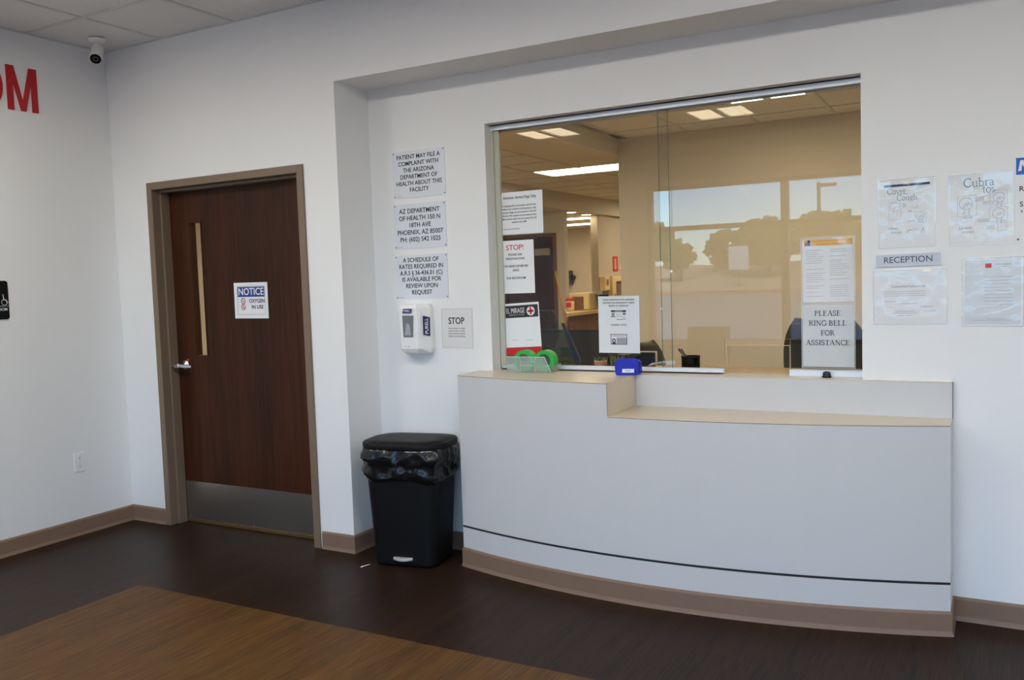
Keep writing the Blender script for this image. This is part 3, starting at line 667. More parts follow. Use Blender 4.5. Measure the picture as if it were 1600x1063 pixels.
# ---- notice on the door
e, F, w, h = sheet('notice_sign', .915, 1.192, 1.318, 1.535, LY0, 'white oxygen notice with a blue header taped to the door', 'sign', rot=-.006)
F.stroke([([(-.112, -.084), (.115, -.084), (.115, .088), (-.112, .088), (-.112, -.084)], .0014)], INKG, 'border')
F.rect(-.109, .112, .022, .083, BLUEI, 'header')
F.text('NOTICE', 0.002, .052, .042, PAPER, .012, width=.206, lift=.0008)
F.text('OXYGEN', .048, -.004, .0225, INK, .02, width=.126)
F.text('IN USE', .052, -.040, .0215, INK, .02, width=.096)
for v in (-.003, -.039):
    F.stroke([(arc(-.064, v, .016, .016, 0, 360, 22), .0045), ([(-.074, v+.011), (-.054, v-.011)], .0035), ([(-.072, v-.003), (-.057, v-.003)], .003)], REDI, 'prohibition_symbol')

# ---- plaques beside the window
PL = [((2.018, 2.368, 1.975, 2.233), ['PATIENT MAY FILE A', 'COMPLAINT WITH', 'THE ARIZONA', 'DEPARTMENT OF', 'HEALTH ABOUT THIS', 'FACILITY'], 'uppermost plaque, telling patients they may file a complaint', .0365, .0235),
      ((2.013, 2.362, 1.692, 1.941), ['AZ DEPARTMENT', 'OF HEALTH 150 N', '18TH AVE', 'PHOENIX, AZ 85007', 'PH: (602) 542 1025'], 'middle plaque with the health department address and phone', .0395, .0255),
      ((2.009, 2.361, 1.408, 1.656), ['A SCHEDULE OF', 'RATES REQUIRED IN', 'A.R.S § 36-436.01 (C)', 'IS AVAILABLE FOR', 'REVIEW UPON', 'REQUEST'], 'lowest plaque, about the schedule of rates, above the dispenser', .0362, .0242)]
for (x0, x1, z0, z1), rows, lab, pitch, hh in PL:
    e, F, w, h = sheet('wall_plaque', x0, x1, z0, z1, D, lab, 'sign', PLAQ, t=.003, group='pale blue wall plaques', rot=.004)
    v0 = (len(rows)-1)/2*pitch + (.004)
    F.lines(rows, 0, v0, pitch, hh, INK, .013, sx=.95)
    for u, v in ((-w/2+.008, h/2-.010), (w/2-.008, h/2-.010), (-w/2+.008, -h/2+.010), (w/2-.008, -h/2+.010)):
        MB().lathe([(.0035, 0), (.0035, -.002), (.001, -.003)], F.pt(u, v), 'y', 8).build('screw', SCREW, e)
    F.rect(-w/2+.022, -w/2+.052, -h/2+.009, -h/2+.0105, INKG, 'fine_print')
e, F, w, h = sheet('stop_card', 2.306, 2.510, 1.128, 1.352, D, 'pale laminated STOP card beside the hand sanitizer dispenser', 'sign', CARD, t=.0015)
F.text('STOP', -.004, .042, .036, INK, .014, width=.103)
F.lines(['If you have a cough,', 'please take a mask', 'and sanitize hands', 'before proceeding.'], -.002, .002, .0145, .0078, INKG, .008, width=.108)
F.stroke([([(-.098, -.102), (.098, -.102), (.098, .108), (-.098, .108), (-.098, -.102)], .001)], INKL, 'laminate_edge')

# ---- hand sanitizer dispenser
e = empty('sanitizer_dispenser', (2.16, D, 1.10), 'white wall-mounted hand sanitizer dispenser with blue brand tab', 'dispenser')
def sec(z, xf0, xf1, yf_, xb0, xb1): return [(xb1, D, z), (xb1, D-.035, z), (xf1+.006, yf_+.014, z), (xf1-.008, yf_, z), (xf0+.008, yf_, z), (xf0-.006, yf_+.014, z), (xb0, D-.035, z), (xb0, D, z)]
MB().loft([sec(1.100, 2.115, 2.190, D-.060, 2.085, 2.240), sec(1.112, 2.098, 2.208, D-.085, 2.066, 2.252), sec(1.135, 2.088, 2.216, D-.098, 2.060, 2.258), sec(1.25, 2.086, 2.216, D-.100, 2.058, 2.258), sec(1.36, 2.086, 2.212, D-.094, 2.060, 2.254), sec(1.376, 2.092, 2.206, D-.082, 2.066, 2.248), sec(1.381, 2.105, 2.195, D-.066, 2.080, 2.235)]).build('housing', WHITEP, e, bevel=.004)
F = Face((2.150, D-.1015, 1.25), (1, 0, 0), (0, 0, 1), e)
F.poly([(-.032, -.050), (.032, -.050), (.038, .070), (-.036, .070)], mat('refill_window', (.16, .17, .19, 1), .12, spec=.6), 'refill_window', t=.0015)
F.poly([(-.022, -.040), (.020, -.040), (.014, .020), (-.010, .028)], mat('gel_refill', (.36, .38, .41, 1), .2), 'gel_pouch', t=.0008, lift=.0016)
F.poly([(-.034, .083), (.022, .083), (.030, .107), (-.026, .107)], NAVY, 'brand_tab', t=.002)
F.text('PURELL', -.002, .095, .012, PAPER, .01, width=.042, lift=.0026)
F.rects([(-.024, -.019, -.104, -.101), (-.004, .006, -.104, -.101)], mat('indicator_red', srgb(170, 90, 90), .5), 'indicator', t=.002)
a = Vector((2.232, D-.087, 0)); c = Vector((2.260, D-.034, 0)); u = (c-a).normalized()
F = Face(((a.x+c.x)/2+.0015, (a.y+c.y)/2-.001, 1.257), (0, 0, 1), -u, e)
F.poly([(-.055, -.020), (.050, -.022), (.060, .022), (-.046, .022)], NAVY, 'brand_tab', t=.001)
F.text('PURELL', .002, 0, .020, PAPER, .012, width=.086, lift=.0014)

# ---- green tape rolls in a clear bin, blue bin
CT = CTZ
e = empty('clear_bin', (2.87, .335, CT), 'clear plastic bin on the counter holding two green rolls', 'bin')
bx0, bx1, byf, byb, bh = 2.738, 2.998, .245, .345, .082
t = .0025
b = MB()
b.box(bx0, bx1, byf, byb, CT+.0005, CT+.003)
b.prism([(bx0, byf, CT+.003), (bx1, byf, CT+.003), (bx1-.035, byf, CT+bh), (bx0, byf, CT+bh)], (0, t, 0))
b.prism([(bx0, byb-t, CT+.003), (bx1, byb-t, CT+.003), (bx1-.02, byb-t, CT+bh), (bx0, byb-t, CT+bh)], (0, t, 0))
b.box(bx0, bx0+t, byf+t, byb-t, CT+.003, CT+bh); b.prism([(bx1-.004, byf+t, CT+.003), (bx1, byf+t, CT+.003), (bx1+.012, byf+t, CT+.042), (bx1+.008, byf+t, CT+.042)], (0, byb-byf-2*t, 0))
b.build('tray', MILKY, e)
LN = mat('bin_ridge', srgb(206, 216, 208), .35)
F = Face((0, byf-.0002, 0), (1, 0, 0), (0, 0, 1), e)
F.stroke([([(bx0, CT+bh-.001), (bx1-.036, CT+bh-.001), (bx1, CT+.003)], .003), ([(bx0+.075, CT+bh), (bx0+.083, CT+.06), (bx0+.080, CT+.003)], .002), ([(bx0+.173, CT+bh), (bx0+.166, CT+.06), (bx0+.170, CT+.003)], .002), ([(bx0+.08, CT+.056), (bx0+.168, CT+.056)], .0015), ([(bx0+.08, CT+.036), (bx0+.168, CT+.036)], .0012)], LN, 'ridge')
for i, (x, lab) in enumerate(((2.828, 'green tape roll standing in the back of the clear bin'), (2.948, 'green tape roll nearer the open lip of the clear bin'))):
    r = MB().ring((x, .268, CT+.0590), .036, .0555, .052, 'y', 40).build('tape_roll', GREEN)
    tag(r, lab, 'tape roll', 'green tape rolls'); 
e = empty('blue_bin', (3.43, .30, CT), 'small blue plastic stacking bin with white label on the counter', 'bin')
b = MB()
q = [(-.058, .012), (-.048, 0), (.050, 0), (.058, .020), (.058, .072), (.040, .082), (-.040, .082), (-.058, .066)]
fx = Vector((.97, .24, 0)).normalized(); fy = Vector((-fx.y, fx.x, 0)); o0 = Vector((3.420, .228, CT+.001))
b.prism([o0+fx*a+Vector((0, 0, c)) for a, c in q], fy*.006)
b.build('front', BLUEB, e, bevel=.002)
b = MB(); b.prism([o0+fx*.052+fy*.006, o0+fx*.054+fy*.006+Vector((0, 0, .078)), o0+fx*.060+fy*.075+Vector((0, 0, .060)), o0+fx*.060+fy*.10+Vector((0, 0, .004))], fx*.004); b.build('side', BLUEB, e); b = MB()
b.prism([o0+fx*-.054+fy*.006, o0+fx*-.054+fy*.006+Vector((0, 0, .07)), o0+fx*-.054+fy*.075+Vector((0, 0, .060)), o0+fx*-.054+fy*.10+Vector((0, 0, .004))], fx*.004)
b.build('side', BLUEB, e)
b = MB(); b.prism([o0+fx*-.05+fy*.006, o0+fx*.05+fy*.006, o0+fx*.06+fy*.10, o0+fx*-.05+fy*.10], (0, 0, .004)); b.build('bottom', BLUEB, e)
b = MB()
for k in range(3): b.box(*( (o0+fx*.0605+fy*(.014+.022*k)).x, (o0+fx*.0605+fy*(.014+.022*k)).x+.004, (o0+fx*.0605+fy*(.014+.022*k)).y, (o0+fx*.0605+fy*(.014+.022*k)).y+.006, CT+.006, CT+.066-.006*k))
b.build('rib', BLUEB, e)
F = Face(o0+Vector((0, 0, .020))-fy*.0004, fx, (0, 0, 1), e)
F.rect(-.022, .036, -.008, .010, PAPER, 'label', t=.0006)
F.rects([(-.008+.006*k, -.004+.006*k, -.001, .003) for k in range(5)], INKG, 'fine_print', lift=.0007)
e = empty('call_bell', (4.335, .335, CT), 'small dark round call button on the sill below the bell sign', 'bell')
MB().lathe([(.019, 0), (.019, .006), (.017, .012), (.017, .020), (.013, .0255), (.006, .0275)], (4.335, .330, CT), 'z', 24).build('body', mat('bell_navy', srgb(20, 22, 40), .3), e, smooth=True)
MB().ring((4.335, .330, CT+.001), .0185, .0205, .004, 'z', 24).build('base_ring', BLACK, e)

# ---- sheets fixed to the reception glass
GY = .3805
e, F, w, h = sheet('posted_notice', 2.628, 2.911, 1.740, 1.965, GY, 'landscape sheet about service dogs, top of the glass papers', 'paper sign')
F.text('Attention: Service Dogs Only', .004, .083, .0150, INK, .008, width=.20)
F.lines(['In keeping the community, and for the', 'safety and comfort of all patients, only', 'service dogs are permitted in the ER', 'Rooms. We require service patients that', 'ER services who can be paused for all'], 0, .040, .0175, .0085, INK, .01, width=.205)
F.text('patients and staff.', 0, -.047, .0085, INK, .01, width=.09)
F.text('Thank you for understanding', -.052, -.083, .006, INKG, 0, width=.10)
e, F, w, h = sheet('posted_notice', 2.628, 2.850, 1.424, 1.708, GY, 'white sheet headed STOP in red on the glass', 'paper sign', rot=.004)
F.text('STOP!', -.002, .103, .028, REDI, .006, width=.105)
F.lines(['PLEASE ASK', 'REGISTRATION'], -.002, .066, .022, .0115, INK, .012)
F.lines(['FOR URINE CUP BEFORE', 'USING'], -.001, .004, .022, .0115, INK, .012, sx=.84)
F.text('THE RESTROOM', -.002, -.060, .0115, INK, .012)
e, F, w, h = sheet('posted_notice', 2.650, 2.875, 1.092, 1.372, GY, 'sheet with black and red emergency room banner behind the clear bin', 'paper sign', rot=.045)
F.rect(-.104, .106, .062, .128, mat('print_charcoal', srgb(44, 38, 38), .5), 'banner')
F.text('EL MIRAGE', -.032, .099, .027, WHITEP, 0, width=.112, lift=.0008)
F.text('EMERGENCY ROOM', -.026, .077, .0095, INKL, .004, width=.092, lift=.0008)
WH = mat('print_white', (.8, .8, .8, 1), .5)
MB().tube([F.pt(.062, .094, .0004), F.pt(.062, .094, .0010)], .0245, 30).build('emblem_disc', WH, e)
F.rects([(.057, .067, .075, .113), (.044, .080, .088, .100)], REDI, 'emblem_cross', lift=.0012)
F.stroke([(arc(.062, .118, .0025, .0025, 0, 360, 8), .005)], REDI, 'emblem_cross', lift=.0012)
F.rect(-.066, -.030, -.060, -.058, INKL, 'fine_print'); F.rect(.018, .066, -.062, -.060, INKL, 'fine_print')
F.rect(-.1125, .1125, -.140, -.098, REDI, 'red_band')
e, F, w, h = sheet('posted_notice', 3.212, 3.434, 1.108, 1.397, GY, 'sheet asking for photo identification above the blue bin', 'paper sign', mat('paper_cool', (.70, .735, .75, 1), .5), rot=-.006)
F.lines(['PLEASE HAVE PHOTO ID AVAILABLE', '(DRIVERS LIC) INSURANCE CARDS'], 0, .126, .0155, .0080, INK, .012, width=.172)
F.text('READY AT CHECK-IN', 0, .095, .0080, INK, .012, width=.105)
F.rect(-.042, .040, .064, .073, INK, 'card_header'); F.text('INSURANCE', 0, .0685, .005, PAPER, 0, width=.04, lift=.0008)
F.stroke([(arc(-.030, .053, .006, .005, 0, 360, 12), .004), ([(-.040, .038), (-.036, .042), (-.024, .042), (-.020, .038)], .004)], INK, 'portrait')
F.rects([(-.012, .010, .051, .053), (.022, .038, .050, .060), (-.012, .036, .042, .0435), (.024, .038, .033, .035), (-.012, .036, .025, .028)], INKG, 'card_print')
F.text('THANK YOU!!', 0, -.002, .0085, INK, .002, width=.086)
F.stroke([([(-.044, -.100), (.042, -.100), (.042, -.050), (-.044, -.050), (-.044, -.100)], .003)], INK, 'card_outline')
F.rect(-.013, .040, -.098, -.066, INKL, 'card_field'); F.rects([(-.034, .034, -.060, -.056)], INKL, 'card_print')
F.stroke([(arc(-.028, -.082, .0075, .009, 0, 360, 14), .005), ([(-.038, -.096), (-.018, -.096)], .006)], INK, 'portrait')
e, F, w, h = sheet('posted_notice', 4.222, 4.444, 1.349, 1.634, GY+.017, 'laminated form with an orange header, above the bell notice', 'paper sign', rot=.006)
F.rect(-.072, .106, .112, .140, ORAN, 'orange_header', lift=0); F.text('Information for our patients', .017, .126, .008, PAPER, 0, width=.12, lift=.0008)
for i, cm in enumerate((REDI, BLUEI, ORAN, NAVY)): F.rect(-.100+.013*(i % 2), -.0875+.013*(i % 2), .113+.0135*(i//2), .126+.0135*(i//2), cm, 'logo_square')
rs = []; rnd = random.Random(3)
for k in range(23):
    v = .092-.0095*k
    for u0 in (-.096, .008):
        if rnd.random() < .86: rs.append((u0, u0+.05+.035*rnd.random(), v, v+.0014))
F.rects(rs, INKL, 'fine_print')
sleeve(F, .232, .300, 4.2, amp=.0015, lift=.0012)
e, F, w, h = sheet('posted_notice', 4.220, 4.443, 1.053, 1.337, GY+.017, 'paper notice asking visitors to ring the bell', 'paper sign', mat('paper_grey', (.66, .68, .67, 1), .55), rot=-.002)
for i, (tx, wd_) in enumerate((('PLEASE', .115), ('RING BELL', .165), ('FOR', .060), ('ASSISTANCE', .192))): serif(F, tx, -.002, .103-.0445*i, .0225, INK, width=wd_, wt=1.35)
sleeve(F, .232, .292, 9.3, amp=.0012, lift=.0012, dv=-.002)

# ---- sheets on the recess wall to the side of the window
def face_icon(u, v, r): return [(arc(u, v, r, r, 0, 360, 24), .0011), (arc(u+r*.25, v-r*.55, r*.55, r*.6, 20, 200, 10), .0011), ([(u+r*.05, v-r*.1), (u+r*.3, v-r*.35), (u+r*.05, v-r*.4)], .0009), ([(u-r*.3, v-r*.9), (u-r*.2, v-r*1.5), (u-r*.5, v-r*1.8)], .0011), ([(u+r*.6, v-r*.8), (u+r*.4, v-r*1.4), (u+r*.5, v-r*1.9)], .0011)]
e, F, w, h = sheet('posted_notice', 4.575, 4.760, 1.612, 1.858, D+.0006, 'cover your cough poster in a clear sleeve above the reception sign', 'paper sign', rot=.01)
F.rect(-.086, .090, .098, .108, NAVY, 'header_bar')
serif(F, 'Cover', -.038, .080, .024, INKG, width=.074, wt=.9); serif(F, 'Cough', .002, .052, .024, INKG, width=.080, wt=.9); F.text('your', 0, .066, .005, INKG, 0)
F.stroke(face_icon(-.045, .015, .019), INKL, 'drawing'); F.stroke(face_icon(.052, -.030, .016), INKL, 'drawing')
F.stroke([([(-.068, .034), (-.022, .034), (-.022, -.040), (-.068, -.040), (-.068, .034)], .0008), ([(.02, .012), (.034, .002), (.044, .016)], .001), ([(.03, -.012), (.075, -.012), (.075, -.056), (.03, -.056), (.03, -.012)], .0008)], INKL, 'drawing')
F.rects([(-.016, -.002, .024-.004*k, .0255-.004*k) for k in range(4)]+[(.006, .02, -.006-.004*k, -.0045-.004*k) for k in range(2)]+[(.004, .03, -.050, -.048)], INKL, 'fine_print')
F.text('Clean', -.052, -.076, .011, INKL, 0); F.text('Hands', -.040, -.094, .011, INKL, 0)
F.stroke([([(.0, -.098), (.008, -.085), (.02, -.088)], .002), (arc(.032, -.09, .007, .01, 0, 180, 8), .0012), ([(.055, -.10), (.062, -.08), (.07, -.1)], .0014)], INKL, 'drawing')
sleeve(F, .222, .290, 1.1, amp=.0035, dv=-.014)
e, F, w, h = sheet('posted_notice', 4.838, 5.045, 1.590, 1.855, D+.0006, 'cubra su tos poster in a clear sleeve beside the blue-headed poster', 'paper sign', rot=.012)
serif(F, 'Cubra', -.005, .105, .034, INKG, width=.112, wt=1.0); serif(F, 'tos', .030, .076, .032, INKG, width=.046, wt=1.0); serif(F, 'su', -.012, .086, .018, INKG, width=.020)
F.stroke(face_icon(-.052, .022, .024), INKG, 'drawing'); F.stroke(face_icon(.066, .038, .020), INKG, 'drawing'); F.stroke(face_icon(.064, -.026, .021), INKG, 'drawing')
F.stroke([([(-.082, .054), (-.014, .054), (-.014, -.028), (-.082, -.028), (-.082, .054)], .0009), ([(.034, .066), (.094, .066), (.094, .010), (.034, .010), (.034, .066)], .0009), ([(.032, .0), (.094, .0), (.094, -.056), (.032, -.056), (.032, .0)], .0009), ([(.06, -.064), (.092, -.064), (.092, -.096), (.06, -.096), (.06, -.064)], .0009)], INKL, 'drawing')
F.rects([(-.022, .014, .044-.005*k, .0455-.005*k) for k in range(4)]+[(.008, .048, .024-.005*k, .0255-.005*k) for k in range(3)]+[(-.064, -.026, -.034-.004*k, -.0325-.004*k) for k in range(2)]+[(-.012, .03, -.046-.005*k, -.0445-.005*k) for k in range(3)]+[(.02, .05, -.075-.006*k, -.0735-.006*k) for k in range(3)], INKL, 'fine_print')
F.text('Lavese', -.055, -.076, .012, INKL, 0); F.text('manos', -.045, -.094, .012, INKL, 0)
sleeve(F, .232, .290, 2.7, amp=.0035, dv=-.004)
e, F, w, h = sheet('wall_poster', 5.062, 5.30, 1.575, 1.914, D, 'white poster with a bright blue header at the frame edge', 'poster', t=.003)
F.rect(-w/2+.004, w/2-.004, h/2-.070, h/2-.004, mat('header_blue', srgb(20, 88, 190), .4), 'header')
F.poly([(-.108, .114), (-.097, .114), (-.094, .140), (-.082, .114), (-.071, .114), (-.064, .156), (-.075, .156), (-.079, .130), (-.090, .156), (-.101, .156)], PAPER, 'header_letter', lift=.0008)
F.text('R', -.096, .043, .020, INK, .014, align='CENTER'); F.text('S', -.096, -.018, .020, INK, .014); F.text('R', -.094, -.046, .010, INK, .01)
MB().lathe([(.0045, 0), (.0045, -.002), (.001, -.003)], F.pt(-w/2+.012, -h/2+.014), 'y', 10).build('screw', SCREW, e); MB().lathe([(.0035, 0), (.0035, -.002), (.001, -.003)], F.pt(-w/2+.006, h/2-.006), 'y', 10).build('screw', SCREW, e)
e, F, w, h = sheet('reception_sign', 4.546, 4.799, 1.498, 1.552, D, 'glossy strip sign reading reception between two plastic sleeves', 'sign', mat('sign_silver', (.56, .60, .68, 1), .08, spec=.6), t=.005, rot=.01)
F.text('RECEPTION', 0, .000, .0255, mat('sign_ink', (.05, .06, .09, 1), .35), .004, width=.186)
F.stroke([([(-.126, -.0255), (.126, -.0255), (.126, .0255), (-.126, .0255), (-.126, -.0255)], .002)], WHITEP, 'rim')
e, F, w, h = sheet('posted_notice', 4.545, 4.812, 1.258, 1.476, D+.0006, 'landscape certificate in a crumpled clear sleeve below the reception sign', 'paper sign', rot=.006)
F.text('Controlled Substances', -.005, .046, .0105, INKL, 0, width=.13)
F.rects([(-.10, .06, .024-.009*k, .0252-.009*k) for k in range(3)]+[(-.10, -.05, -.018, -.0168), (-.06, .03, -.028, -.0268), (-.09, -.07, -.042, -.0408), (.04, .09, -.042, -.0405), (-.06, .02, -.060, -.0585), (-.065, .03, -.068, -.0665), (.05, .1, -.060, -.0585), (-.05, .01, -.078, -.0765)], INKL, 'fine_print')
sleeve(F, .286, .232, 5.5, amp=.006, nu=34, nv=28)
e, F, w, h = sheet('posted_notice', 4.885, 5.085, 1.252, 1.512, D+.0006, 'portrait notice with a red mark in a wrinkled clear sleeve', 'paper sign', mat('paper_shade', (.70, .73, .76, 1), .6), rot=-.004)
F.rect(-.026, -.004, .098, .116, REDI, 'red_mark'); F.rects([(.008, .066, .110, .1125), (.02, .05, .100, .102)]+[(-.03, .07, .06-.014*k, .0612-.014*k) for k in range(9)]+[(-.02, .05, -.110, -.1088), (-.07, .07, -.116, -.1148)], INKL, 'fine_print')
sleeve(F, .222, .282, 7.9, amp=.006, nu=30, nv=36)
b = MB()
for k in range(3): b.ring(F.pt(-.107, .08-.085*k, .003), .003, .0055, -.0008, 'y', 14)
b.build('punched_hole', WHITEP, e)

# ================================================================== things behind the glass
WT = .950
wk = empty('clerk_worktop', (4.3, .85, 0), 'tan worktop along the inside of the reception glass', 'desk')
WOOD = wood('counter_wood', srgb(112, 74, 36), srgb(150, 102, 54), .45, 26, (1, 1, .08))
box('worktop', 2.20, 6.30, .445, 1.30, WT-.03, WT, mat('worktop_laminate', srgb(190, 160, 120), .4), wk)
for x in (2.25, 4.2, 6.2): box('support_panel', x, x+.03, .46, 1.25, 0, WT-.03, WOOD, wk)

def tree_copy(root, loc, rz):
    r = root.copy(); COL.objects.link(r); r.location = loc; r.rotation_euler = (0, 0, rz)
    for ch in list(root.children):
        c = ch.copy(); COL.objects.link(c); c.parent = r
        for g in ch.children:
            k = g.copy(); COL.objects.link(k); k.parent = c
    return r
def office_chair(name, label, m, mesh=None, w=.50, top=1.18, bz=.62):
    """built at the origin facing -y (backrest at +y)"""
    e = empty(name, (0, 0, 0), label, 'chair')
    def bf(a, b):
        x = (a-.5)*w; z = bz+b*(top-bz); k = 1-.35*abs(2*b-1)**3.0
        return Vector((x*k, .24+.05*(b-.3)**2*2-.10*(2*a-1)**2, z))
    if mesh is None:
        o = MB().grid(14, 12, bf).build('backrest', m, e, smooth=True); md = o.modifiers.new('t', 'SOLIDIFY'); md.thickness = .035
    else:
        fr = MB(); ring = [bf(t, 0) for t in span(0, 1, 8)]+[bf(1, t) for t in span(.1, 1, 8)]+[bf(t, 1) for t in span(.9, 0, 8)]+[bf(0, t) for t in span(.9, 0, 8)]
        fr.tube(ring, .012, 6).build('backrest', m, e, smooth=True)
        wv = MB()
        for k in range(-9, 15):
            for sg in (1, -1):
                pts = [(t, (t if sg > 0 else 1-t)*1.0+k/9.0-.3) for t in span(0, 1, 10)]; pts = [p for p in pts if 0 <= p[1] <= 1]
                if len(pts) > 1: wv.tube([bf(*p) for p in pts], .0045, 4)
        o = wv.build('mesh_weave', mesh, e); o['kind'] = 'stuff'
    MB().loft([rrect(0, 0, .44, .42, .09, 0, .44), rrect(0, 0, .50, .48, .10, 0, .46), rrect(0, 0, .50, .48, .10, 0, .50), rrect(0, 0, .44, .42, .09, 0, .525)]).build('seat', m, e, smooth=True)
    MB().tube([(0, .15, .45), (0, .27, .50), (0, .285, .72)], .025, 8).build('back_support', BLACK, e)
    MB().lathe([(.03, .08), (.028, .25), (.018, .26), (.018, .44)], (0, 0, 0), 'z', 12).build('gas_lift', BLACK, e)
    for k in range(5):
        a = 2*math.pi*k/5+.3; c, s = math.cos(a), math.sin(a)
        lg = MB().tube([(0, 0, .10), (c*.15, s*.15, .095), (c*.30, s*.30, .07)], .024, 8, [1, .9, .6]).build('leg', BLACK, e, smooth=True)
        MB().lathe([(.028, -.018), (.03, -.01), (.03, .01), (.028, .018)], (c*.30, s*.30, .031), 'x', 12).build('caster', BLACK, lg)
    for sx in (-1, 1):
        MB().tube([(sx*.23, .02, .47), (sx*.28, .02, .50), (sx*.28, .02, .66)], .016, 8).build('arm_support', BLACK, e)
        MB().box(sx*.28-.035, sx*.28+.035, -.12, .14, .66, .69).build('armrest', BLACK, e, bevel=.01)
    return e
CHB = mat('chair_black_fabric', (.018, .018, .02, 1), .7)
CHO = mat('chair_olive_leather', srgb(52, 46, 30), .45)
ch = office_chair('office_chair', 'black office chair behind the bell notice', CHB, w=.52, top=1.22)
ch.location = (4.16, 1.70, 0); ch.rotation_euler = (0, 0, math.radians(168))
c2 = office_chair('office_chair', 'olive office chair behind the small dark frame', CHO, w=.46, top=1.055, bz=.6)
c2.location = (2.75, 1.95, 0); c2.rotation_euler = (0, 0, math.radians(200))
c3 = office_chair('office_chair', 'mesh-backed office chair by the passage counter', CHB, mesh=mat('mesh_tan', srgb(46, 36, 24), .6), w=.44, top=1.13, bz=.72)
c3.location = (.30, 5.20, 0); c3.rotation_euler = (0, 0, math.radians(-12))

e = empty('computer_monitor', (2.72, 1.13, WT), 'dark computer screen on the worktop behind the green rolls', 'monitor')
SCRN = mat('screen_dark', (.012, .016, .024, 1), .25)
MB().box(2.47, 2.945, 1.10, 1.13, WT+.005, 1.182).build('screen_case', BLACK, e, bevel=.006)
box('screen', 2.482, 2.933, 1.0985, 1.1000, WT+.02, 1.170, SCRN, e)
box('foot', 2.60, 2.83, 1.02, 1.22, WT, WT+.008, BLACK, e)
e = empty('desk_phone', (3.04, 1.08, WT), 'black desk phone on the worktop behind the blue bin', 'phone')
MB().loft([rrect(3.03, 1.06, .15, .18, .015, 0, WT), rrect(3.03, 1.06, .15, .18, .015, 0, WT+.03), rrect(3.03, 1.09, .14, .11, .015, 0, WT+.085)]).build('base', BLACK, e)
MB().tube([(2.985, .99, WT+.06), (2.985, 1.02, WT+.075), (2.985, 1.12, WT+.105), (2.985, 1.15, WT+.10)], .018, 10, [1.2, .8, .8, 1.2]).build('handset', BLACK, e, smooth=True)
e = empty('photo_frame', (3.28, .86, WT), 'small dark frame with a pale rim beside the photo notice', 'frame')
MB().box(3.205, 3.350, .855, .865, WT+.001, 1.076).build('rim', mat('frame_pale', srgb(214, 196, 160), .4), e)
box('picture', 3.205, 3.341, .8535, .8552, WT+.006, 1.070, SCRN, e)
MB().prism([(3.27, .865, WT), (3.27, .91, WT), (3.27, .865, 1.04)], (.02, 0, 0)).build('stand', BLACK, e)
# potted plants
LEAFM = mat('succulent_green', srgb(84, 98, 46), .5)
def pot_plant(loc, r, hh, seed, pm, label, lh=.035, n=26):
    rnd = random.Random(seed); x, y, z = loc
    e = empty('potted_plant', loc, label, 'plant')
    MB().lathe([(r*.80, 0), (r*.95, hh*.3), (r, hh*.75), (r*1.04, hh*.8), (r*1.04, hh), (r*.9, hh), (r*.88, hh*.86)], loc, 'z', 18).build('pot', pm, e, smooth=True)
    MB().lathe([(r*.88, hh*.80), (r*.88, hh*.86)], loc, 'z', 14).build('soil', BLACKM, e)
    for k in range(n):
        a = rnd.uniform(0, 6.283); q = r*.75*math.sqrt(rnd.random()); t = rnd.uniform(.1, .8)
        p = Vector((x+q*math.cos(a), y+q*math.sin(a), z+hh*.85)); dv = Vector((math.cos(a)*t, math.sin(a)*t, 1)).normalized()*lh*rnd.uniform(.6, 1.1)
        MB().tube([p, p+dv*.5, p+dv], .006, 5, [.6, 1, .15]).build('leaf', LEAFM, e)
    return e
pot_plant((3.036, .80, WT), .0355, .078, 1, mat('pot_pink', srgb(206, 158, 136), .5), 'little pink potted succulent on the worktop')
pot_plant((3.165, .74, WT), .04, .07, 2, mat('pot_dark', srgb(60, 50, 44), .5), 'leafy potted plant partly hidden behind the blue bin', lh=.055, n=30)
# pen cup
e = empty('pen_cup', (3.56, .80, WT), 'black mesh cup of pens on the worktop behind the glass', 'pen cup')
MB().ring((3.56, .80, WT), .046, .049, .108, 'z', 24).build('cup', clear('cup_mesh', (.16, .14, .12), .3, 1.3), e)
MB().ring((3.56, .80, WT+.103), .045, .051, .006, 'z', 24).build('cup_rim', BLACK, e)
MB().lathe([(.046, 0), (.046, .004)], (3.56, .80, WT), 'z', 20).build('cup_base', BLACK, e)
PENS = [((3.595, .80, WT+.01), (3.495, .795, 1.096), BLACK), ((3.59, .815, WT+.01), (3.505, .81, 1.094), mat('pen_grey', srgb(70, 66, 60), .4)), ((3.585, .785, WT+.01), (3.511, .785, 1.085), mat('pen_brown', srgb(150, 96, 52), .4))]
for i, (a, c, m) in enumerate(PENS):
    o = MB().tube([a, c], .0052, 8).build('pen', m); tag(o, ['thick black pen leaning furthest out of the mesh cup', 'grey pen in the middle of the mesh cup', 'short brown pen low in the mesh cup'][i], 'pen')
# sticker on the pane and the metal latch
e = empty('window_latch', (3.50, .45, 1.02), 'grey window latch with a small white tag inside the glass', 'latch')
MB().tube([(3.44, .46, 1.03), (3.47, .455, 1.045), (3.53, .45, 1.058), (3.56, .448, 1.056)], .006, 8, [1, 1.4, 1, .6]).build('arm', CHROME, e, smooth=True)
MB().lathe([(.012, 0), (.012, .07)], (3.455, .462, WT+.0), 'z', 12).build('post', CHROME, e)
box('tag', 3.550, 3.590, .444, .446, 1.049, 1.066, PAPER, e)
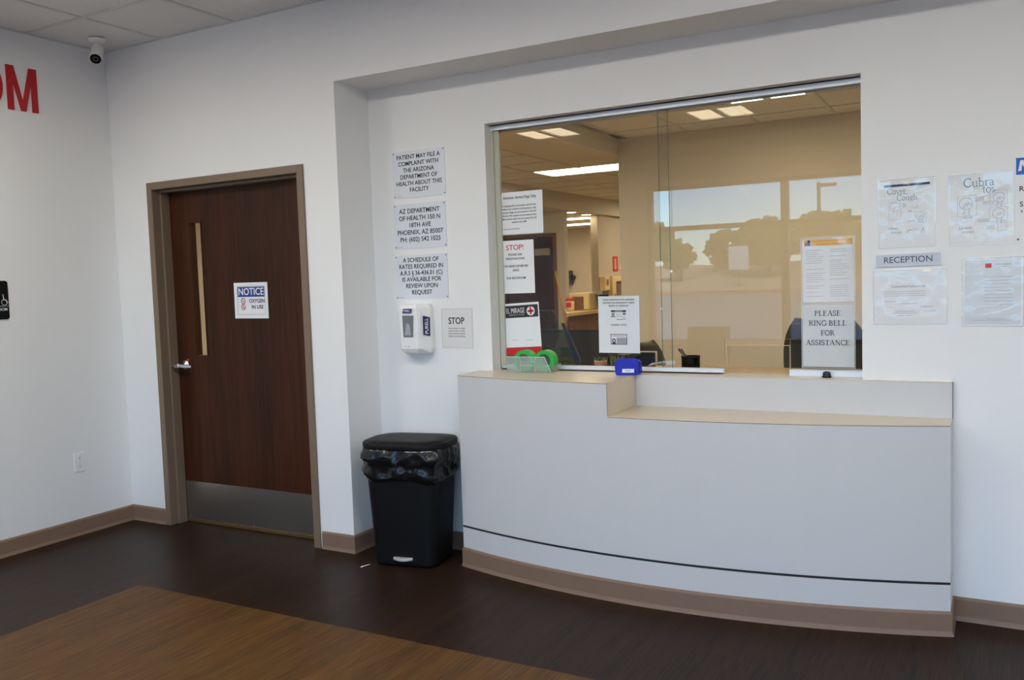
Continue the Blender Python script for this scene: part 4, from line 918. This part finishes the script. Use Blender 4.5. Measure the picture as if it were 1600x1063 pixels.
# clear stand with blue edge
e = empty('brochure_stand', (2.89, .62, WT), 'clear triangular stand with a blue edge behind the rolls', 'stand')
MB().prism([(2.772, .62, WT), (2.972, .62, WT), (2.985, .62, 1.04), (2.89, .62, 1.250)], (0, .003, 0)).build('clear_plate', ACRY, e)
MB().prism([(2.885, .612, 1.25), (2.898, .612, 1.25), (2.958, .612, 1.125), (2.992, .612, 1.045), (2.984, .612, .99), (2.972, .612, WT), (2.955, .612, WT), (2.965, .612, 1.02), (2.950, .612, 1.07)], (0, .02, 0)).build('blue_edge', mat('stand_blue', srgb(12, 26, 58), .3), e)
box('foot', 2.772, 2.972, .60, .66, WT, WT+.004, ACRY, e)
MB().lathe([(.014, 0), (.018, .01), (.016, .03), (.006, .045)], (2.905, .56, WT), 'z', 10).build('clear_knob', ACRY, e)

# ---- passage counter and what stands on it
pc = empty('passage_counter', (0, 7.6, 0), 'wood-fronted counter with a pale top beside the passage', 'counter')
MB().prism([(-.44, 7.56, 1.03), (.31, 6.07, 1.03), (.36, 9.05, 1.03), (-.55, 9.05, 1.03)], (0, 0, .04)).build('counter_top', mat('passage_top', srgb(226, 198, 146), .4), pc)
MB().prism([(-.40, 7.60, 0), (.28, 6.22, 0), (.33, 9.0, 0), (-.52, 9.0, 0)], (0, 0, 1.03)).build('counter_front', WOOD, pc)
CZ = 1.07; CREAM = mat('cream_enamel', srgb(232, 210, 160), .4)
e = empty('microwave', (.05, 7.2, CZ), 'cream microwave on the passage counter', 'microwave')
MB().box(-.11, .195, 7.02, 7.34, CZ, CZ+.235).build('case', CREAM, e, bevel=.02)
MB().box(-.055, .115, 7.006, 7.022, CZ+.012, CZ+.185).build('door', mat('microwave_door', srgb(126, 96, 60), .4), e, bevel=.006)
box('control_panel', .13, .185, 7.012, 7.021, CZ+.02, CZ+.20, CREAM, e)
e = empty('sharps_container', (-.022, 6.88, CZ), 'white jar with a red lid on the passage counter', 'container')
MB().lathe([(.052, 0), (.058, .02), (.060, .13), (.056, .135)], (-.022, 6.88, CZ), 'z', 18).build('jar', CREAM, e, smooth=True)
MB().lathe([(.063, .133), (.063, .150), (.050, .170), (.02, .172)], (-.022, 6.88, CZ), 'z', 18).build('lid', REDI, e, smooth=True)
box('label', -.05, .02, 6.818, 6.822, CZ+.05, CZ+.115, REDI, e)
e = empty('coffee_maker', (.27, 7.3, CZ), 'small dark coffee maker beside the microwave', 'coffee maker')
MB().box(.215, .315, 7.20, 7.40, CZ, CZ+.03).build('base', STEEL, e); MB().box(.215, .315, 7.30, 7.40, CZ+.03, CZ+.20).build('tank', BLACK, e); MB().box(.205, .320, 7.18, 7.41, CZ+.20, CZ+.255).build('brew_head', STEEL, e, bevel=.008)
MB().lathe([(.036, 0), (.042, .06), (.034, .11)], (.262, 7.245, CZ+.03), 'z', 14).build('carafe', BLACK, e, smooth=True)
e = empty('broom', (.40, 5.9, 0), 'yellow-handled broom leaning by the tan wall edge', 'broom')
MB().tube([(.47, 6.02, .10), (.155, 6.10, 1.60)], .010, 8).build('handle', mat('broom_yellow', srgb(170, 112, 16), .45), e)
MB().box(.36, .60, 5.99, 6.05, .05, .12).build('head', mat('broom_head', srgb(90, 60, 30), .6), e, bevel=.01)
b = MB()
for k in range(24): b.tube([(.368+.0096*k, 6.02, .055), (.362+.0101*k, 6.02, 0)], .004, 4)
o = b.build('bristles', BLACKM, e); o['kind'] = 'stuff'
# ---- on the passage walls (x = -.58 faces the reception)
XW = -.58
e = empty('aed_cabinet', (XW, 9.78, 1.16), 'cream emergency cabinet with a window on the passage wall', 'cabinet')
b = MB(); b.box(XW, XW+.12, 9.42, 9.58, 1.15, 1.52); b.box(XW, XW+.12, 9.96, 10.13, 1.15, 1.52); b.box(XW, XW+.12, 9.58, 9.96, 1.435, 1.52); b.box(XW, XW+.12, 9.58, 9.96, 1.15, 1.20); b.box(XW, XW+.01, 9.58, 9.96, 1.2, 1.435)
b.build('case', CREAM, e)
box('glass_pane', XW+.108, XW+.112, 9.58, 9.96, 1.20, 1.435, GLASS, e)
MB().loft([rrect(XW+.06, 9.80, .07, .26, .02, 0, 1.205), rrect(XW+.06, 9.80, .07, .26, .02, 0, 1.36), rrect(XW+.06, 9.80, .05, .2, .02, 0, 1.39)]).build('defibrillator_case', mat('aed_tan', srgb(150, 120, 84), .5), e)
box('handle', XW+.12, XW+.135, 9.50, 9.515, 1.19, 1.24, STEEL, e)
e = empty('extinguisher_sign', (XW, 9.84, 1.60), 'red arrow sign above the cream emergency cabinet', 'sign')
F = Face((XW+.0005, 9.842, 1.72), (0, 1, 0), (0, 0, 1), e)
F.rect(-.105, .105, -.125, .125, REDI, 'plate', t=.004)
F.poly([(-.045, .09), (.045, .09), (.045, -.045), (.07, -.045), (0, -.11), (-.07, -.045), (-.045, -.045)], mat('sign_pink', srgb(226, 160, 140), .5), 'arrow', t=.001, lift=.0042)
e = empty('light_switch', (XW, 10.09, 1.63), 'cream switch plate beside the red arrow sign', 'switch')
box('plate', XW, XW+.008, 10.01, 10.17, 1.63, 1.705, CREAM, e); box('toggle', XW+.008, XW+.02, 10.07, 10.09, 1.655, 1.68, CREAM, e)
e = empty('soap_dispenser', (XW, 9.27, 1.30), 'white soap dispenser on the passage wall by the cabinet', 'dispenser')
MB().box(XW, XW+.10, 9.17, 9.37, 1.30, 1.515).build('housing', CREAM, e, bevel=.012)
box('window', XW+.10, XW+.103, 9.23, 9.31, 1.375, 1.47, STEEL, e)
e = empty('towel_dispenser', (-2.64, RY1, 1.37), 'dark paper towel dispenser on the far back wall', 'dispenser')
MB().box(-2.66, -2.45, RY1-.16, RY1, 1.385, 1.665).build('housing', mat('dispenser_smoke', srgb(44, 44, 46), .3), e, bevel=.012)
box('tear_bar', -2.64, -2.47, RY1-.165, RY1-.16, 1.44, 1.46, STEEL, e)
MB().lathe([(.05, -.1), (.05, .0)], (-2.43, RY1-.03, 1.53), 'y', 14).build('side_knob', BLACK, e)

# ================================================================== lobby chair by the storefront and the world outside
e = empty('waiting_chair', (1.77, -6.15, 0), 'brown waiting chair whose back shows mirrored in the glass', 'chair')
VIN = mat('chair_vinyl', srgb(96, 76, 52), .5)
MB().loft([rrect(1.763, -6.36, .56, .05, .02, 0, .47), rrect(1.763, -6.38, .56, .06, .025, 0, .62), rrect(1.763, -6.41, .54, .05, .02, 0, .83)]).build('backrest', VIN, e, smooth=True)
MB().loft([rrect(1.763, -6.08, .52, .50, .05, 0, .38), rrect(1.763, -6.08, .56, .54, .06, 0, .42), rrect(1.763, -6.08, .54, .52, .06, 0, .47)]).build('seat', VIN, e, smooth=True)
for sx in (-1, 1):
    for sy in (-6.32, -5.86): MB().tube([(1.763+sx*.25, sy, 0), (1.763+sx*.24, sy, .39)], .016, 8).build('leg', BLACK, e)
    MB().box(1.763+sx*.30-.02, 1.763+sx*.30+.02, -6.36, -5.84, .60, .635).build('armrest', VIN, e, bevel=.008)
    MB().tube([(1.763+sx*.29, -5.88, .39), (1.763+sx*.30, -5.88, .605)], .014, 8).build('arm_support', BLACK, e)

def gz(y): return -.10+max(0, (-y-7.2))*.0195
ASPH = mat('asphalt', (.30, .29, .28, 1), .9, noise_amt=.15, scale=2.0); GRAV = mat('gravel', srgb(206, 176, 142), .95, noise_amt=.25, scale=1.6, detail=8)
b = MB(); b.prism([(-60, YW-.2, -.10), (-60, -39, gz(-39)), (-60, -39, -1), (-60, YW-.2, -1)], (140, 0, 0))
struct(b.build('ground', ASPH), 'sunlit asphalt car park outside the storefront', 'ground')
struct(MB().prism([(-60, -39, gz(-39)), (-60, -39, gz(-39)+.16), (-60, -39.4, gz(-39)+.16), (-60, -39.4, gz(-39))], (140, 0, 0)).build('kerb', mat('kerb_red', srgb(196, 120, 92), .9)), 'reddish kerb at the edge of the car park', 'kerb')
def bankf(a, c):
    x = -60+140*a; y = -39.4-30*c
    return Vector((x, y, gz(-39)+.14+1.5*math.sin(min(1, c*2.2)*math.pi/2)+.18*noise.noise(Vector((x*.3, y*.3, 0)))*min(1, c*6)))
struct(MB().grid(70, 18, bankf).build('ground_bank', GRAV, smooth=True), 'pale gravel bank beyond the car park', 'ground')
PLINE = mat('road_paint', (.75, .75, .75, 1), .8)
for i, x in enumerate((-9.0,)):
    tag(MB().prism([(-14, -19.0, gz(-19)+.004), (4, -19.0, gz(-19)+.004), (4, -19.2, gz(-19.2)+.004), (-14, -19.2, gz(-19.2)+.004)], (0, 0, .003)).build('parking_line', PLINE), 'white painted line across the car park', 'road marking')
e = empty('street_lamp', (-2.66, -39.8, gz(-39)), 'tall car park lamp post with one arm', 'lamp post')
PM = mat('lamp_post_grey', srgb(120, 104, 80), .5)
MB().tube([(-2.66, -39.9, .6), (-2.66, -39.9, 5.75)], .09, 10).build('pole', PM, e); MB().box(-2.66, -1.85, -39.98, -39.82, 5.52, 5.68).build('lamp_head', PM, e)
MB().lathe([(.2, 0), (.2, .5)], (-2.66, -39.9, gz(-39)), 'z', 14).build('footing', PM, e)
e = empty('street_sign', (-6.6, -40, gz(-39)), 'small white sign board by the gravel bank', 'sign')
box('board', -7.1, -6.1, -40.05, -40.0, 1.7, 2.9, PLINE, e); MB().tube([(-6.6, -40.08, .7), (-6.6, -40.08, 2.8)], .04, 8).build('post', PM, e)
LEAF = mat('tree_leaf', srgb(126, 128, 62), .8, noise_amt=.35, scale=3.0); BARK = mat('bark', srgb(90, 70, 50), .9)
def tree(x, y, z0, h, r, seed, label):
    rnd = random.Random(seed); e = empty('tree', (x, y, z0), label, 'tree', 'trees beyond the car park')
    MB().tube([(x, y, z0-.2), (x+.1, y, z0+h*.3), (x, y, z0+h*.6)], .16, 8, [1.2, 1, .5]).build('trunk', BARK, e)
    b = MB()
    for k in range(260):
        v = Vector((rnd.gauss(0, 1), rnd.gauss(0, 1), rnd.gauss(0, 1))).normalized()*rnd.uniform(.55, 1.0)
        c = Vector((x+v.x*r, y+v.y*r, z0+h*.62+v.z*h*.40)); s = rnd.uniform(.12, .26)*r
        u = Vector((rnd.gauss(0, 1), rnd.gauss(0, 1), rnd.gauss(0, 1))).normalized(); w = u.orthogonal().normalized(); n = u.cross(w)
        b.loft([[c+w*s, c+n*s, c-w*s, c-n*s], [c+u*s*.6+w*s*.3, c+u*s*.6+n*s*.3, c+u*s*.6-w*s*.3, c+u*s*.6-n*s*.3]])
    b.build('crown', LEAF, e)
TB = gz(-39)
for i, (x, y, z0, h, r) in enumerate(((-10.6, -42.5, TB+.6, 2.3, .95), (-8.7, -46, TB+.8, 2.6, 1.35), (-6.0, -43.5, TB+.8, 2.9, 1.75), (-3.9, -48.5, TB+1.0, 3.4, 2.1), (-1.2, -44, TB+.8, 2.5, 1.5), (1.4, -47.5, TB+.8, 2.4, 1.6), (-15.5, -50, TB+1.2, 3.2, 2.2), (6, -50, TB+1.2, 4, 2.6))):
    tree(x, y, z0, h, r, 20+i, ['slim yellowish tree at the far end of the bank', 'round yellowish tree next to the slim one', 'broadest tree crown above the bank', 'tall tree behind the lamp post', 'medium tree right after the lamp post', 'low tree past the mullion', 'bushy tree farthest from the lamp post', 'big tree outside the mirrored window edge'][i])
